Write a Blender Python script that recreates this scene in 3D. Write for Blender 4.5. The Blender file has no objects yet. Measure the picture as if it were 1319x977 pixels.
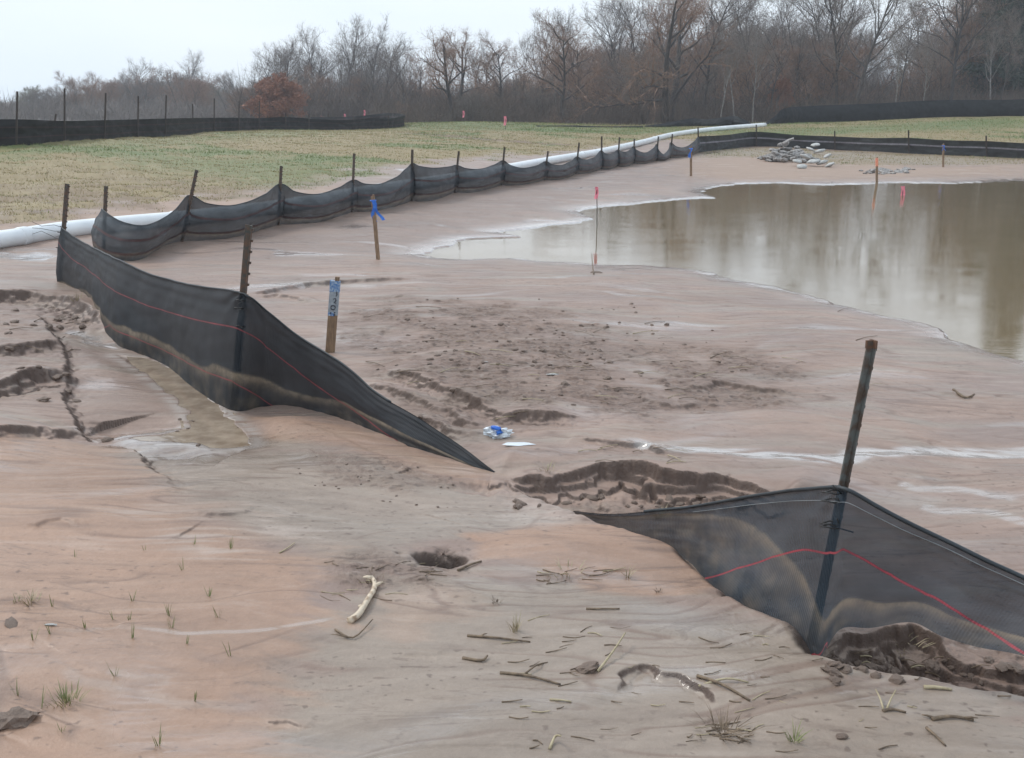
import bpy, math, random
import numpy as np
from mathutils import Vector, Matrix

# ------------------------------------------------------------------ camera
CAMH = 1.55
FPX = 1414.0                       # focal length in photo pixels (photo 1319 x 977)
PITCH = math.atan((488.5 - 130.0) / FPX)
scene = bpy.context.scene
COL = scene.collection
cam_d = bpy.data.cameras.new("camera")
cam_d.sensor_width = 36.0
cam_d.lens = 36.0 * FPX / 1319.0
cam_d.clip_start = 0.05
cam_d.clip_end = 3000
cam = bpy.data.objects.new("camera", cam_d)
COL.objects.link(cam)
cam.location = (0, 0, CAMH)
cam.rotation_euler = (math.pi / 2 - PITCH, 0, 0)
scene.camera = cam

# ------------------------------------------------------------------ world, sun, exposure
SUN_EL, SUN_ROT = math.radians(48), math.radians(-60)
world = bpy.data.worlds.new("World")
scene.world = world
world.use_nodes = True
wn, wl = world.node_tree.nodes, world.node_tree.links
wn.clear()
w_out = wn.new('ShaderNodeOutputWorld')
w_bg = wn.new('ShaderNodeBackground')
w_sky = wn.new('ShaderNodeTexSky')
w_sky.sky_type = 'NISHITA'
w_sky.sun_disc = False
w_sky.sun_elevation = SUN_EL
w_sky.sun_rotation = SUN_ROT
w_sky.dust_density = 3.0
w_tc = wn.new('ShaderNodeTexCoord')
w_map = wn.new('ShaderNodeMapping'); w_map.inputs['Scale'].default_value = (1.0, 1.0, 3.5)
w_noise = wn.new('ShaderNodeTexNoise'); w_noise.inputs['Scale'].default_value = 1.6
w_noise.inputs['Detail'].default_value = 5; w_noise.inputs['Roughness'].default_value = 0.45
w_ramp = wn.new('ShaderNodeValToRGB')
w_ramp.color_ramp.elements[0].position = 0.30; w_ramp.color_ramp.elements[0].color = (6.2, 7.5, 8.9, 1)
w_ramp.color_ramp.elements[1].position = 0.72; w_ramp.color_ramp.elements[1].color = (8.8, 9.3, 9.8, 1)
w_mix = wn.new('ShaderNodeMix'); w_mix.data_type = 'RGBA'
w_mix.inputs['Factor'].default_value = 0.88
wl.new(w_tc.outputs['Generated'], w_map.inputs['Vector'])
wl.new(w_map.outputs['Vector'], w_noise.inputs['Vector'])
wl.new(w_noise.outputs['Fac'], w_ramp.inputs['Fac'])
wl.new(w_sky.outputs['Color'], w_mix.inputs['A'])
wl.new(w_ramp.outputs['Color'], w_mix.inputs['B'])
wl.new(w_mix.outputs['Result'], w_bg.inputs['Color'])
w_bg.inputs['Strength'].default_value = 0.10
wl.new(w_bg.outputs['Background'], w_out.inputs['Surface'])

sun_d = bpy.data.lights.new("sun", 'SUN')
sun_d.energy = 1.2
sun_d.angle = math.radians(14)
sun_d.color = (1.0, 0.96, 0.9)
sun = bpy.data.objects.new("sun", sun_d)
COL.objects.link(sun)
sd_ = Vector((math.sin(SUN_ROT) * math.cos(SUN_EL), math.cos(SUN_ROT) * math.cos(SUN_EL), math.sin(SUN_EL)))
sun.rotation_euler = sd_.to_track_quat('Z', 'Y').to_euler()

scene.view_settings.view_transform = 'Standard'
scene.view_settings.look = 'None'
scene.view_settings.exposure = 0.47
scene.view_settings.gamma = 1.0
scene.cycles.use_denoising = True
scene.cycles.max_bounces = 8
scene.cycles.transparent_max_bounces = 12
scene.cycles.volume_bounces = 0

random.seed(7)
RNG = np.random.RandomState(11)

# ------------------------------------------------------------------ helpers
SP, CP = math.sin(PITCH), math.cos(PITCH)

def ray(px, py):
    a = (px - 659.5) / FPX
    b = -(py - 488.5) / FPX
    return np.array([a, CP + b * SP, -SP + b * CP])

def at_depth(px, py, Y):
    r = ray(px, py)
    t = Y / r[1]
    return np.array([r[0] * t, Y, CAMH + r[2] * t])

def at_z(px, py, z):
    r = ray(px, py)
    t = (z - CAMH) / min(r[2], -1e-4)
    return np.array([r[0] * t, r[1] * t, z])

PERM = RNG.permutation(512)
GR = RNG.rand(512) * 2 * np.pi
GX, GY = np.cos(GR), np.sin(GR)

def perlin(x, y, seed=0):
    xi = np.floor(x).astype(np.int64); yi = np.floor(y).astype(np.int64)
    xf = x - xi; yf = y - yi
    u = xf * xf * xf * (xf * (xf * 6 - 15) + 10)
    v = yf * yf * yf * (yf * (yf * 6 - 15) + 10)
    def g(i, j, dx, dy):
        h = PERM[(PERM[(xi + i + seed * 17) & 511] + yi + j) & 511]
        return GX[h] * dx + GY[h] * dy
    a = g(0, 0, xf, yf); b = g(1, 0, xf - 1, yf)
    c = g(0, 1, xf, yf - 1); d = g(1, 1, xf - 1, yf - 1)
    return (a + u * (b - a)) * (1 - v) + (c + u * (d - c)) * v

def fbm(x, y, oct=4, seed=0, gain=0.5):
    r = 0; amp = 1.0; tot = 0
    for o in range(oct):
        r = r + amp * perlin(x * 2 ** o + 3.7 * o, y * 2 ** o - 1.3 * o, seed + o)
        tot += amp; amp *= gain
    return r / tot * 1.5

def sstep(a, b, x):
    t = np.clip((x - a) / (b - a), 0, 1)
    return t * t * (3 - 2 * t)

# ------------------------------------------------------------------ base relief from control points (px, py, distance)
ctrl = [
    # near mud, all close to level zero
    (-500, 900, None, .10), (0, 977, None, .10), (300, 977, None, .08), (660, 977, None, .08), (1000, 977, None, .08), (1319, 977, None, .06),
    (0, 750, None, .12), (300, 750, None, .07), (600, 750, None, .05), (900, 850, None, .05), (1052, 838, None, .05), (1319, 900, None, .03),
    (0, 560, None, .12), (150, 560, None, .03), (300, 530, None, .02), (500, 570, None, .02), (700, 640, None, -.02), (0, 450, None, .10),
    (75, 365, None, .0), (130, 325, None, .0), (235, 310, None, .0), (360, 290, None, .0), (455, 274, None, .0), (530, 258, None, .0),
    (645, 238, None, .0), (774, 218, None, .0), (863, 204, None, .0), (900, 198, None, 0.0), (1075, 194, None, 0.0), (1319, 203, None, 0.0),
    (600, 450, None, .03), (500, 350, None, -.02), (800, 480, None, .0), (1000, 450, None, -.03), (1300, 520, None, -.05), (1200, 650, None, -.05),
    (1000, 600, None, -.04), (1800, 900, None, 0), (-600, 560, None, .2), (-700, 400, None, .2),
    # field behind the scalloped fence
    (0, 330, None, .0), (0, 300, 12.8, None), (0, 250, 17.5, None), (0, 210, 22, None), (22, 185, 25, None), (83, 182, 27, None), (-400, 190, 22, None),
    (136, 178, 29, None), (214, 175, 34, None), (276, 169, 40, None), (334, 167, 44, None), (430, 167, 48, None), (515, 164, 51, None),
    (300, 215, 23, None), (450, 200, 26, None), (600, 185, 33, None), (600, 157, 56, None), (700, 160, 57, None), (800, 164, 57, None), (900, 163, 57, None),
    (985, 160, 57, None), (700, 190, 36, None), (1100, 158, 57, None), (1200, 152, 58, None), (1319, 149, 58, None), (1500, 149, 58, None),
    (1000, 172, 46, None), (1200, 172, 45, None), (1400, 176, 45, None),
    (100, 168, 60, None), (350, 160, 75, None), (700, 155, 80, None), (1100, 150, 80, None), (1500, 143, 80, None), (-300, 150, 80, None),
    (100, 152, 130, None), (600, 148, 130, None), (1200, 140, 130, None),
    (300, 138, 400, None), (1000, 136, 400, None), (-500, 138, 400, None), (1900, 137, 400, None),
]
def warp(x, y):
    r = np.sqrt(x * x + y * y) + 0.3
    th = np.arctan2(x, y)
    return th * 2.2, np.log(r)
cp = []
for px, py, Y, g in ctrl:
    p = at_z(px, py, g) if Y is None else at_depth(px, py, Y)
    cp.append(p)
cp.append(np.array([0, 0.5, 0.08])); cp.append(np.array([0, -3, 0.1])); cp.append(np.array([-4, -4, 0.2])); cp.append(np.array([4, -4, 0.1]))
for a in (-150, -110, 110, 150):
    for r in (40, 400):
        cp.append(np.array([r * math.sin(math.radians(a)), r * math.cos(math.radians(a)), 0.3]))
cp = np.array(cp)
cu, cv = warp(cp[:, 0], cp[:, 1])
Kd = np.sqrt((cu[:, None] - cu[None]) ** 2 + (cv[:, None] - cv[None]) ** 2)
Wt = np.linalg.solve(Kd + np.eye(len(cp)) * -0.02, cp[:, 2])

def base_h(x, y):
    x = np.asarray(x, float); y = np.asarray(y, float)
    shp = x.shape
    u, v = warp(x.ravel(), y.ravel())
    out = np.zeros(u.shape)
    for i in range(len(Wt)):
        out += Wt[i] * np.sqrt((u - cu[i]) ** 2 + (v - cv[i]) ** 2)
    return out.reshape(shp)

def gp(px, py):
    """pixel of the photo -> point on the base relief"""
    r = ray(px, py)
    if r[2] > -1e-3: r[2] = -1e-3
    ts = np.geomspace(1.0, 500, 700)
    X = r[0] * ts; Yv = r[1] * ts; Z = CAMH + r[2] * ts
    d = Z - base_h(X, Yv)
    k = np.argmax(d < 0)
    if d[k] >= 0: k = len(ts) - 1
    t0, t1 = ts[max(k - 1, 0)], ts[k]
    a, b = d[max(k - 1, 0)], d[k]
    t = t0 + (t1 - t0) * (a / (a - b + 1e-9))
    return np.array([r[0] * t, r[1] * t, CAMH + r[2] * t])

def gpl(pts):
    return np.array([gp(*p)[:2] for p in pts])

def jitter_line(P, step, amp, seed):
    """resample a polyline and roughen it"""
    seg = np.linalg.norm(np.diff(P, axis=0), axis=1)
    s = np.concatenate([[0], np.cumsum(seg)])
    n = max(3, int(s[-1] / step))
    q = np.linspace(0, s[-1], n)
    x = np.interp(q, s, P[:, 0]); y = np.interp(q, s, P[:, 1])
    nx = fbm(q / (step * 8), q * 0 + seed * 3.3, 2, seed) * amp
    ny = fbm(q / (step * 8), q * 0 + seed * 7.1 + 9, 2, seed + 5) * amp
    x = x + nx; y = y + ny
    return np.stack([x, y], 1)

def line_dist(P, x, y, R):
    """distance, side sign and running parameter to polyline for points in reach; returns idx, d, s, t"""
    m = (x > P[:, 0].min() - R) & (x < P[:, 0].max() + R) & (y > P[:, 1].min() - R) & (y < P[:, 1].max() + R)
    idx = np.nonzero(m)[0]
    xs, ys = x[idx], y[idx]
    best = np.full(len(idx), 1e9); sg = np.zeros(len(idx)); tt = np.zeros(len(idx))
    n = len(P) - 1
    for i in range(n):
        a = P[i]; b = P[i + 1]; ab = b - a; L2 = (ab ** 2).sum() + 1e-12
        dx = xs - a[0]; dy = ys - a[1]
        t = np.clip((dx * ab[0] + dy * ab[1]) / L2, 0, 1)
        qx = dx - t * ab[0]; qy = dy - t * ab[1]
        d = qx * qx + qy * qy
        k = d < best
        best[k] = d[k]
        sg[k] = np.sign(ab[0] * dy - ab[1] * dx)[k]     # +1 = left of travel direction (far side when going right)
        tt[k] = ((i + t) / n)[k]
    return idx, np.sqrt(best), sg, tt

def poly_sd(P, x, y):
    """signed distance to closed polygon, positive inside"""
    inside = np.zeros(x.shape, bool)
    best = np.full(x.shape, 1e18)
    n = len(P)
    for i in range(n):
        a = P[i]; b = P[(i + 1) % n]; ab = b - a
        dx = x - a[0]; dy = y - a[1]
        t = np.clip((dx * ab[0] + dy * ab[1]) / ((ab ** 2).sum() + 1e-12), 0, 1)
        d = (dx - t * ab[0]) ** 2 + (dy - t * ab[1]) ** 2
        best = np.minimum(best, d)
        c = ((a[1] > y) != (b[1] > y)) & (x < (b[0] - a[0]) * (y - a[1]) / (b[1] - a[1] + 1e-12) + a[0])
        inside ^= c
    return np.where(inside, 1, -1) * np.sqrt(best)

WATER = -0.12
POND = [(541, 329), (562, 333), (600, 335), (660, 333), (700, 338), (760, 342), (830, 343), (900, 350), (950, 362), (1010, 372), (1060, 387),
        (1100, 398), (1140, 408), (1175, 414), (1212, 425), (1222, 437), (1260, 450), (1319, 467), (1450, 500), (1750, 480), (2100, 300), (1800, 240),
        (1500, 235), (1319, 233), (1230, 237), (1160, 236), (1100, 238), (1060, 239), (1000, 236), (950, 238), (918, 242), (905, 249), (927, 256), (879, 257),
        (811, 264), (746, 271), (752, 277), (766, 282), (750, 288), (710, 291), (660, 297), (643, 300), (672, 306), (602, 309), (585, 316), (562, 323)]
POND = np.array([at_z(px, py, WATER)[:2] for px, py in POND])

GRASS = gpl([(-900, 330), (-300, 300), (0, 294), (60, 284), (130, 272), (200, 263), (330, 251), (420, 240), (470, 226), (540, 212), (650, 203), (770, 192),
             (830, 184), (868, 180), (905, 186), (985, 182), (1075, 187), (1319, 195), (1900, 212)])
GRASS = np.vstack([GRASS, [[150, 60], [200, 300], [-200, 300], [-150, 20]]])

# scarps: (pixel polyline, height, lip width, fall-off behind the lip, fall-off in front, which side is high: +1 = left of travel)
SCARPS = [
    ([(640, 612), (668, 618), (700, 622), (735, 618), (775, 609), (820, 612), (868, 622), (905, 624), (940, 622), (975, 634), (1015, 642)], .120, .010, 1.5, .20, 1, .03),
    ([(488, 478), (515, 486), (540, 492), (570, 505), (600, 520), (618, 528), (640, 541), (700, 546), (765, 546)], .075, .008, .7, .12, 1, .03),
    ([(470, 492), (505, 507), (530, 512), (560, 528), (585, 530), (600, 548), (640, 552)], .05, .010, .15, .08, 1, .04),
    ([(530, 538), (560, 545), (580, 560), (600, 563)], .055, .010, .15, .08, 1, .03),
    ([(450, 445), (480, 440), (500, 425), (520, 415), (600, 408)], .012, .010, .15, .06, 1, .03),
    ([(-60, 380), (0, 384), (40, 384), (80, 390), (112, 402), (128, 422)], .13, .012, 1.0, .25, 1, .025),
    ([(-30, 404), (45, 408), (62, 420), (60, 432), (84, 452), (86, 480), (84, 512), (96, 540), (112, 560), (150, 572), (185, 592), (205, 612), (238, 648)], .05, .014, .8, .2, -1, .03),
    ([(-60, 458), (0, 457), (40, 455), (82, 452)], .09, .010, .30, .12, 1, .02),
    ([(-60, 505), (0, 505), (20, 497), (45, 489), (85, 493)], .10, .012, .30, .12, 1, .02),
    ([(-60, 565), (0, 561), (60, 556), (110, 558)], .06, .010, .30, .10, 1, .015),
    ([(738, 577), (775, 583), (820, 587), (868, 600)], .03, .010, .10, .05, 1, .03),
    ([(312, 383), (350, 376), (400, 366), (450, 361), (540, 358)], .05, .01, .30, .12, 1, .04),
    ([(330, 382), (360, 380), (400, 388)], .04, .01, .15, .10, 1, .04),
    ([(798, 905), (797, 880), (812, 873), (835, 870), (848, 880), (885, 886), (905, 900), (925, 922)], .022, .004, .5, .10, 1, .016),
    ([(890, 508), (930, 498), (975, 506), (1022, 508)], .032, .012, .25, .08, 1, .03),
    ([(1205, 505), (1235, 508), (1262, 513), (1319, 508)], .016, .012, .20, .08, 1, .03),
    ([(640, 395), (700, 400), (740, 408), (790, 425)], .012, .012, .2, .08, 1, .03),
    ([(640, 558), (700, 560), (760, 558)], .012, .01, .1, .05, 1, .02),
    ([(40, 680), (75, 670), (102, 678)], .014, .008, .12, .05, 1, .02),
    ([(260, 665), (300, 662), (325, 658)], .016, .006, .10, .04, 1, .012),
    ([(1060, 836), (1085, 826), (1130, 826), (1175, 816), (1212, 838), (1255, 856), (1319, 868), (1420, 900)], .085, .015, .35, .14, 1, .03),
    ([(1075, 842), (1120, 838), (1160, 850), (1210, 868), (1270, 880), (1340, 890)], .03, .010, .06, .06, 1, .03),
    ([(350, 936), (372, 934), (388, 942)], .014, .006, .07, .05, 1, .01),
    ([(515, 848), (540, 846), (560, 850)], .008, .006, .07, .05, 1, .01),
    ([(1000, 445), (1100, 440), (1160, 450)], .010, .02, .25, .1, 1, .03),
    ([(640, 470), (690, 462), (760, 470)], .010, .012, .2, .08, 1, .04),
    ([(820, 520), (870, 530), (905, 528)], .025, .012, .2, .08, 1, .03),
    ([(520, 600), (560, 612), (600, 612)], .008, .008, .1, .06, 1, .02),
    ([(120, 820), (170, 800), (260, 782), (350, 758)], .010, .03, .2, .1, -1, .02),
    ([(380, 545), (430, 560), (500, 590), (560, 600)], .006, .03, .3, .1, -1, .02),
]
# the edge of the sand piled up on the near side of the fence (near side high)
EDGE = [(600, 594), (640, 609), (700, 643), (735, 662), (766, 673), (806, 680), (847, 699), (880, 716), (905, 742), (928, 768), (966, 795), (1018, 816), (1052, 840),
        (1110, 858), (1160, 872), (1230, 884), (1319, 896), (1450, 930), (1700, 980)]
CHANNELS = [  # polyline, depth, half width
    ([(95, 415), (150, 450), (215, 478), (255, 510), (290, 548), (310, 568)], .05, .16),
    ([(100, 540), (160, 560), (240, 562), (320, 572)], .05, .24),
    ([(780, 576), (870, 586), (960, 593), (1040, 593), (1110, 581), (1180, 575), (1319, 580), (1500, 575)], .012, .07),
    ([(640, 640), (600, 625), (520, 600)], .010, .12),
    ([(630, 565), (700, 575), (740, 578)], .010, .08),
    ([(70, 862), (130, 880), (180, 896), (250, 904), (340, 910)], .0015, .035),
    ([(130, 868), (170, 872), (222, 879)], .0015, .03),
    ([(60, 815), (150, 810), (230, 818), (340, 815), (440, 800)], .0015, .05),
    ([(180, 760), (280, 765), (360, 745), (440, 730)], .006, .06),
    ([(0, 326), (70, 330)], .01, .25),
    ([(660, 660), (640, 690), (560, 735), (470, 760), (380, 762)], .012, .08),
    ([(200, 700), (330, 720), (420, 690), (560, 650)], .01, .2),
]
MOUNDS = [  # px, py, rx, ry (metres), height
    (760, 716, .32, .16, .035), (360, 545, .25, .14, .03), (700, 470, .8, .5, .03), (1210, 144, 3.0, 1.2, .28), (1020, 650, .5, .1, -.015),
    (840, 648, .40, .08, -.012), (565, 722, .075, .05, -.10), (578, 726, .03, .04, -.03), (545, 718, .04, .02, -.03), (1135, 846, .4, .05, -.03),
    (245, 540, .30, .22, -.03), (560, 760, .35, .12, .012), (940, 778, .06, .03, -.03), (230, 600, .4, .15, -.01), (430, 745, .25, .06, .018),
    (1120, 856, .22, .05, -.02), (703, 660, .07, .045, .022), (728, 668, .06, .04, .02), (748, 676, .06, .03, .018), (690, 648, .08, .03, .015),
]

PUD = gpl([(150, 452), (190, 458), (228, 474), (262, 504), (290, 533), (318, 556), (324, 571), (288, 573), (250, 566), (200, 564), (165, 560), (205, 556), (246, 548), (244, 530), (222, 506), (188, 478)])
PUDZ = float(np.mean([gp(*p)[2] for p in [(200, 470), (280, 560), (180, 565)]])) - .018
def grooves(x, y, wx):
    out = np.zeros(x.shape)
    for (fa, fb, sd_, th_) in ((.8, 4.6, 101, .86), (1.5, 7., 103, .86), (.5, 2.6, 105, .92)):
        ln = 1 - np.abs(fbm(x * fa + wx * 1.5, y * fb + wx * 4, 2, sd_)) * 1.8
        out = np.maximum(out, sstep(th_, 1.0, ln) * sstep(.0, .3, fbm(x * 1.1, y * 2.1, 3, sd_ + 7)))
    return out

def relief(x, y):
    """full ground height for flat arrays"""
    h = base_h(x, y)
    r = np.sqrt(x * x + y * y)
    fade = 1 - sstep(12, 30, r)
    # gentle undulation and flow-drawn streaks
    wx = fbm(x * .5, y * .5, 3, 3) * .6
    h = h + fbm(x * .35, y * .5, 3, 20) * .03 * sstep(1, 6, r)
    h = h + fbm(x * 1.3, y * 2.6 + wx, 4, 21) * .014 * fade
    st = fbm(x * 2.2 + wx * 2, y * 13 + wx * 3, 4, 22)
    h = h + st * .0014 * fade
    rid = 1 - np.abs(fbm(x * 1.1 + 5, y * 4.5 + wx * 4, 4, 24)) * 3.2
    h = h - sstep(.55, 1, rid) * .003 * fade
    h = h - grooves(x, y, wx) * .0016 * fade
    # scarps
    for k, (pl, H, w, back, front, side, jit) in enumerate(SCARPS):
        P = gpl(pl)
        L = np.linalg.norm(np.diff(P, axis=0), axis=1).sum()
        P = jitter_line(P, max(.012, L / 90), jit, 30 + k)
        R = back * 3 + .1
        idx, d, s, t = line_dist(P, x, y, R)
        s = s * side * d
        s = s + fbm(x[idx] * 14, y[idx] * 14, 3, 60 + k) * min(.03, H * .5)
        ends = (.85 + .5 * fbm(x[idx] * 2.5 + k, y[idx] * 2.5, 2, 90))
        for (e0, e1) in ((P[0], P[3]), (P[-1], P[-4])):
            u_ = (e0 - e1) / (np.linalg.norm(e0 - e1) + 1e-9)
            dx_ = x[idx] - e0[0]; dy_ = y[idx] - e0[1]; de = np.sqrt(dx_ ** 2 + dy_ ** 2) + 1e-6
            ov = np.maximum(dx_ * u_[0] + dy_ * u_[1], 0) / de
            ends = ends * sstep(0, .14 * L, de) * (1 - sstep(0.0, .85, ov))
        up = np.exp(-np.maximum(s, 0) / back * 1.6) * .62
        dn = np.exp(-np.maximum(-s, 0) / front * 1.6) * .38
        f = np.where(s > 0, up, -dn)
        w2 = np.maximum(w * .5,   .0024 * np.sqrt(x[idx] ** 2 + y[idx] ** 2)); q = fbm(x[idx] * 7, y[idx] * 7, 3, 160 + k); q2 = fbm(x[idx] * 16, y[idx] * 9, 2, 190 + k)
        o1 = H * .30 * (1 + 1.3 * q); o2 = H * .75 * (1 + 1.2 * q2)
        tr = .50 * sstep(-w2, w2, s) + .28 * sstep(-w2, w2, s + o1) + .22 * sstep(-w2, w2, s + o2)
        prof = tr * (.62 * np.exp(-np.maximum(s, 0) / back * 1.6)) - (1 - tr) * (.38 * np.exp(-np.maximum(-s - o2, 0) / front * 1.6))
        h[idx] += prof * H * ends * (1 - sstep(.7 * R, R, d))
    # piled sand edge on near side of the fence
    P = jitter_line(gpl(EDGE), .05, .03, 77)
    idx, d, s, t = line_dist(P, x, y, 2.2)
    s = -s * d
    tr = sstep(-.05, .05, s)
    ends = sstep(0, .25, t)
    h[idx] += (tr * np.exp(-np.maximum(s, 0) / .9) * .028 - (1 - tr) * np.exp(-np.maximum(-s, 0) / .35) * .05) * ends * (1 - sstep(1.5, 2.2, d))
    for k, (pl, D, w) in enumerate(CHANNELS):
        P = gpl(pl)
        L = np.linalg.norm(np.diff(P, axis=0), axis=1).sum()
        P = jitter_line(P, max(.02, L / 40), w * .5, 130 + k)
        idx, d, s, t = line_dist(P, x, y, w * 2.6)
        h[idx] -= D * np.exp(-(d / w) ** 2) * sstep(0, .1, t) * sstep(0, .1, 1 - t)
    for px, py, rx, ry, H in MOUNDS:
        c = gp(px, py)
        dx = (x - c[0]) / rx; dy = (y - c[1]) / ry
        q = dx * dx + dy * dy
        q = q * (1 + (.5 if H > -.05 else .9) * fbm(x / rx * .9, y / rx * .9, 3, 8))
        h = h + H * np.exp(-q * (1.0 if H > 0 else 1.4))
    sp_ = poly_sd(PUD, x, y) + fbm(x * 7, y * 7, 3, 39) * .035
    o_ = np.maximum(-sp_, 0); tq = sstep(0, .22, o_)
    h = np.where(sp_ > 0, PUDZ - .003 - np.minimum(sp_ * .15, .03), (PUDZ + .002 + o_ * .06) * (1 - tq) + h * tq)
    # rough, cloddy debris ground
    rg = rough_mask(x, y)
    cl = fbm(x * 9, y * 14, 4, 25)
    h = h + rg * (sstep(.05, .5, cl) * .014 + fbm(x * 24, y * 24, 3, 26) * .006)
    fine = fbm(x * 60, y * 70, 2, 27)
    h = h + fine * (.0006 + .0015 * rg) * (1 - sstep(4, 9, r))
    gm = grass_mask(x, y)
    h = h + gm * fbm(x * 1.7, y * 1.7, 5, 28, .62) * .075 * (1 - sstep(25, 60, r))
    # pond
    sdp = poly_sd(POND, x, y)
    sdp = sdp + fbm(x * 1.6, y * 1.6, 4, 29) * .16 * sstep(0, 4, np.sqrt(x * x + y * y) - 6)
    W = 1.1 + .03 * r
    out = np.maximum(-sdp, 0)
    t = sstep(0, 1, out / W)
    shore = WATER + .012 + out * .03 - .012 * (1 - sstep(0, .03, out))
    h = np.where(sdp > 0, WATER - .004 - np.minimum(sdp * .06, .5), shore * (1 - t) + h * t)
    return h, sdp

ROUGH = gpl([(440, 410), (520, 385), (700, 395), (800, 440), (1010, 455), (1020, 512), (860, 545), (700, 548), (600, 530), (480, 480)])
ROUGH2 = [gpl([(-200, 370), (100, 380), (130, 420), (90, 520), (-200, 540)]), gpl([(1060, 800), (1200, 800), (1400, 860), (1400, 900), (1200, 880), (1060, 850)]),
          gpl([(690, 630), (820, 636), (955, 636), (975, 645), (760, 662)]), gpl([(470, 480), (610, 530), (640, 585), (600, 575), (520, 540)]),
          gpl([(380, 575), (520, 590), (600, 620), (520, 640), (440, 620)]), gpl([(410, 725), (480, 715), (580, 740), (560, 762), (430, 770)])]
def rough_mask(x, y):
    n = fbm(x * 2.2, y * 2.2, 3, 33)
    r = sstep(-.25, .35, poly_sd(ROUGH, x, y) + n * .5) * sstep(-.45, .25, n + .12)
    for P in ROUGH2:
        r = np.maximum(r, (.35 if P is ROUGH2[0] else .7) * sstep(-.05, .08, poly_sd(P, x, y) + n * .1))
    return r

def grass_mask(x, y):
    rr = np.sqrt(x * x + y * y)
    sd = poly_sd(GRASS, x, y)
    return sstep(-.3, .8, sd + fbm(x * .9, y * .9, 4, 34) * 1.6)

# ------------------------------------------------------------------ materials
def new_mat(name):
    m = bpy.data.materials.new(name)
    m.use_nodes = True
    nt = m.node_tree
    nt.nodes.clear()
    o = nt.nodes.new('ShaderNodeOutputMaterial')
    b = nt.nodes.new('ShaderNodeBsdfPrincipled')
    nt.links.new(b.outputs['BSDF'], o.inputs['Surface'])
    return m, nt, b, o

def N(nt, t, **kw):
    n = nt.nodes.new(t)
    for k, v in kw.items():
        if k.startswith('_'): setattr(n, k[1:], v)
        else: n.inputs[k.replace('__', ' ')].default_value = v
    return n

def attr(nt, name):
    n = nt.nodes.new('ShaderNodeAttribute'); n.attribute_name = name
    return n

def mixc(nt, fac, a, b, blend='MIX'):
    n = nt.nodes.new('ShaderNodeMix'); n.data_type = 'RGBA'; n.blend_type = blend
    for i, v in (('Factor', fac), ('A', a), ('B', b)):
        if hasattr(v, 'is_linked') or hasattr(v, 'links'): nt.links.new(v, n.inputs[i])
        elif i == 'Factor': n.inputs[i].default_value = v
        else: n.inputs[i].default_value = (*v, 1)
    return n.outputs['Result']

def noise(nt, scale, detail=4, rough=.5, vec=None, scl=None):
    n = N(nt, 'ShaderNodeTexNoise', Scale=scale, Detail=detail, Roughness=rough)
    tc = nt.nodes.new('ShaderNodeTexCoord')
    src = tc.outputs['Object']
    if scl:
        mp = nt.nodes.new('ShaderNodeMapping'); mp.inputs['Scale'].default_value = scl
        nt.links.new(src, mp.inputs['Vector']); src = mp.outputs['Vector']
    nt.links.new(src, n.inputs['Vector'])
    return n.outputs['Fac']

def ramp(nt, src, stops):
    r = nt.nodes.new('ShaderNodeValToRGB')
    e = r.color_ramp.elements
    while len(e) < len(stops): e.new(0.5)
    for i, (p, c) in enumerate(stops):
        e[i].position = p; e[i].color = (*c, 1) if len(c) == 3 else c
    nt.links.new(src, r.inputs['Fac'])
    return r.outputs['Color']

def mapr(nt, src, a, b, c, d):
    n = nt.nodes.new('ShaderNodeMapRange')
    for i, v in zip(('From Min', 'From Max', 'To Min', 'To Max'), (a, b, c, d)): n.inputs[i].default_value = v
    nt.links.new(src, n.inputs['Value'])
    return n.outputs['Result']

def bump(nt, b, src, strength, dist):
    n = N(nt, 'ShaderNodeBump', Strength=strength, Distance=dist)
    nt.links.new(src, n.inputs['Height']); nt.links.new(n.outputs['Normal'], b.inputs['Normal'])
    return n

def simple_mat(name, c1, c2, scale=20, rough=.7, bmp=.3, bd=.01, scl=None, metal=0.0, stops=(.35, .65)):
    m, nt, b, o = new_mat(name)
    f = noise(nt, scale, 5, .6, scl=scl)
    c = ramp(nt, f, [(stops[0], c1), (stops[1], c2)])
    nt.links.new(c, b.inputs['Base Color'])
    b.inputs['Roughness'].default_value = rough
    b.inputs['Metallic'].default_value = metal
    if bmp: bump(nt, b, f, bmp, bd)
    return m

# ground
mG, nt, b, o = new_mat("mud_ground")
ca = attr(nt, 'tone')
n1 = noise(nt, 110, 6, .75)
n2 = noise(nt, 7, 5, .6, scl=(1, 2.2, 1))
c = mixc(nt, mapr(nt, n2, .3, .7, 0, .35), ca.outputs['Color'], mixc(nt, 1.0, ca.outputs['Color'], (.80, .78, .77), 'MULTIPLY'))
c = mixc(nt, mapr(nt, n1, .25, .75, 0, .45), c, mixc(nt, 1.0, c, (.74, .72, .70), 'MULTIPLY'))
nt.links.new(c, b.inputs['Base Color'])
fl = N(nt, 'ShaderNodeTexNoise', Scale=1.7, Detail=7, Roughness=.58, Distortion=.9)
tc_ = nt.nodes.new('ShaderNodeTexCoord'); mp_ = nt.nodes.new('ShaderNodeMapping'); mp_.inputs['Scale'].default_value = (1, 4.2, 1); mp_.inputs['Rotation'].default_value = (0, 0, .12)
nt.links.new(tc_.outputs['Object'], mp_.inputs['Vector']); nt.links.new(mp_.outputs['Vector'], fl.inputs['Vector'])
def mth(op, a, b_=None):
    n_ = nt.nodes.new('ShaderNodeMath'); n_.operation = op
    for i_, v_ in enumerate((a, b_)):
        if v_ is None: continue
        if isinstance(v_, (int, float)): n_.inputs[i_].default_value = v_
        else: nt.links.new(v_, n_.inputs[i_])
    return n_.outputs[0]
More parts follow.
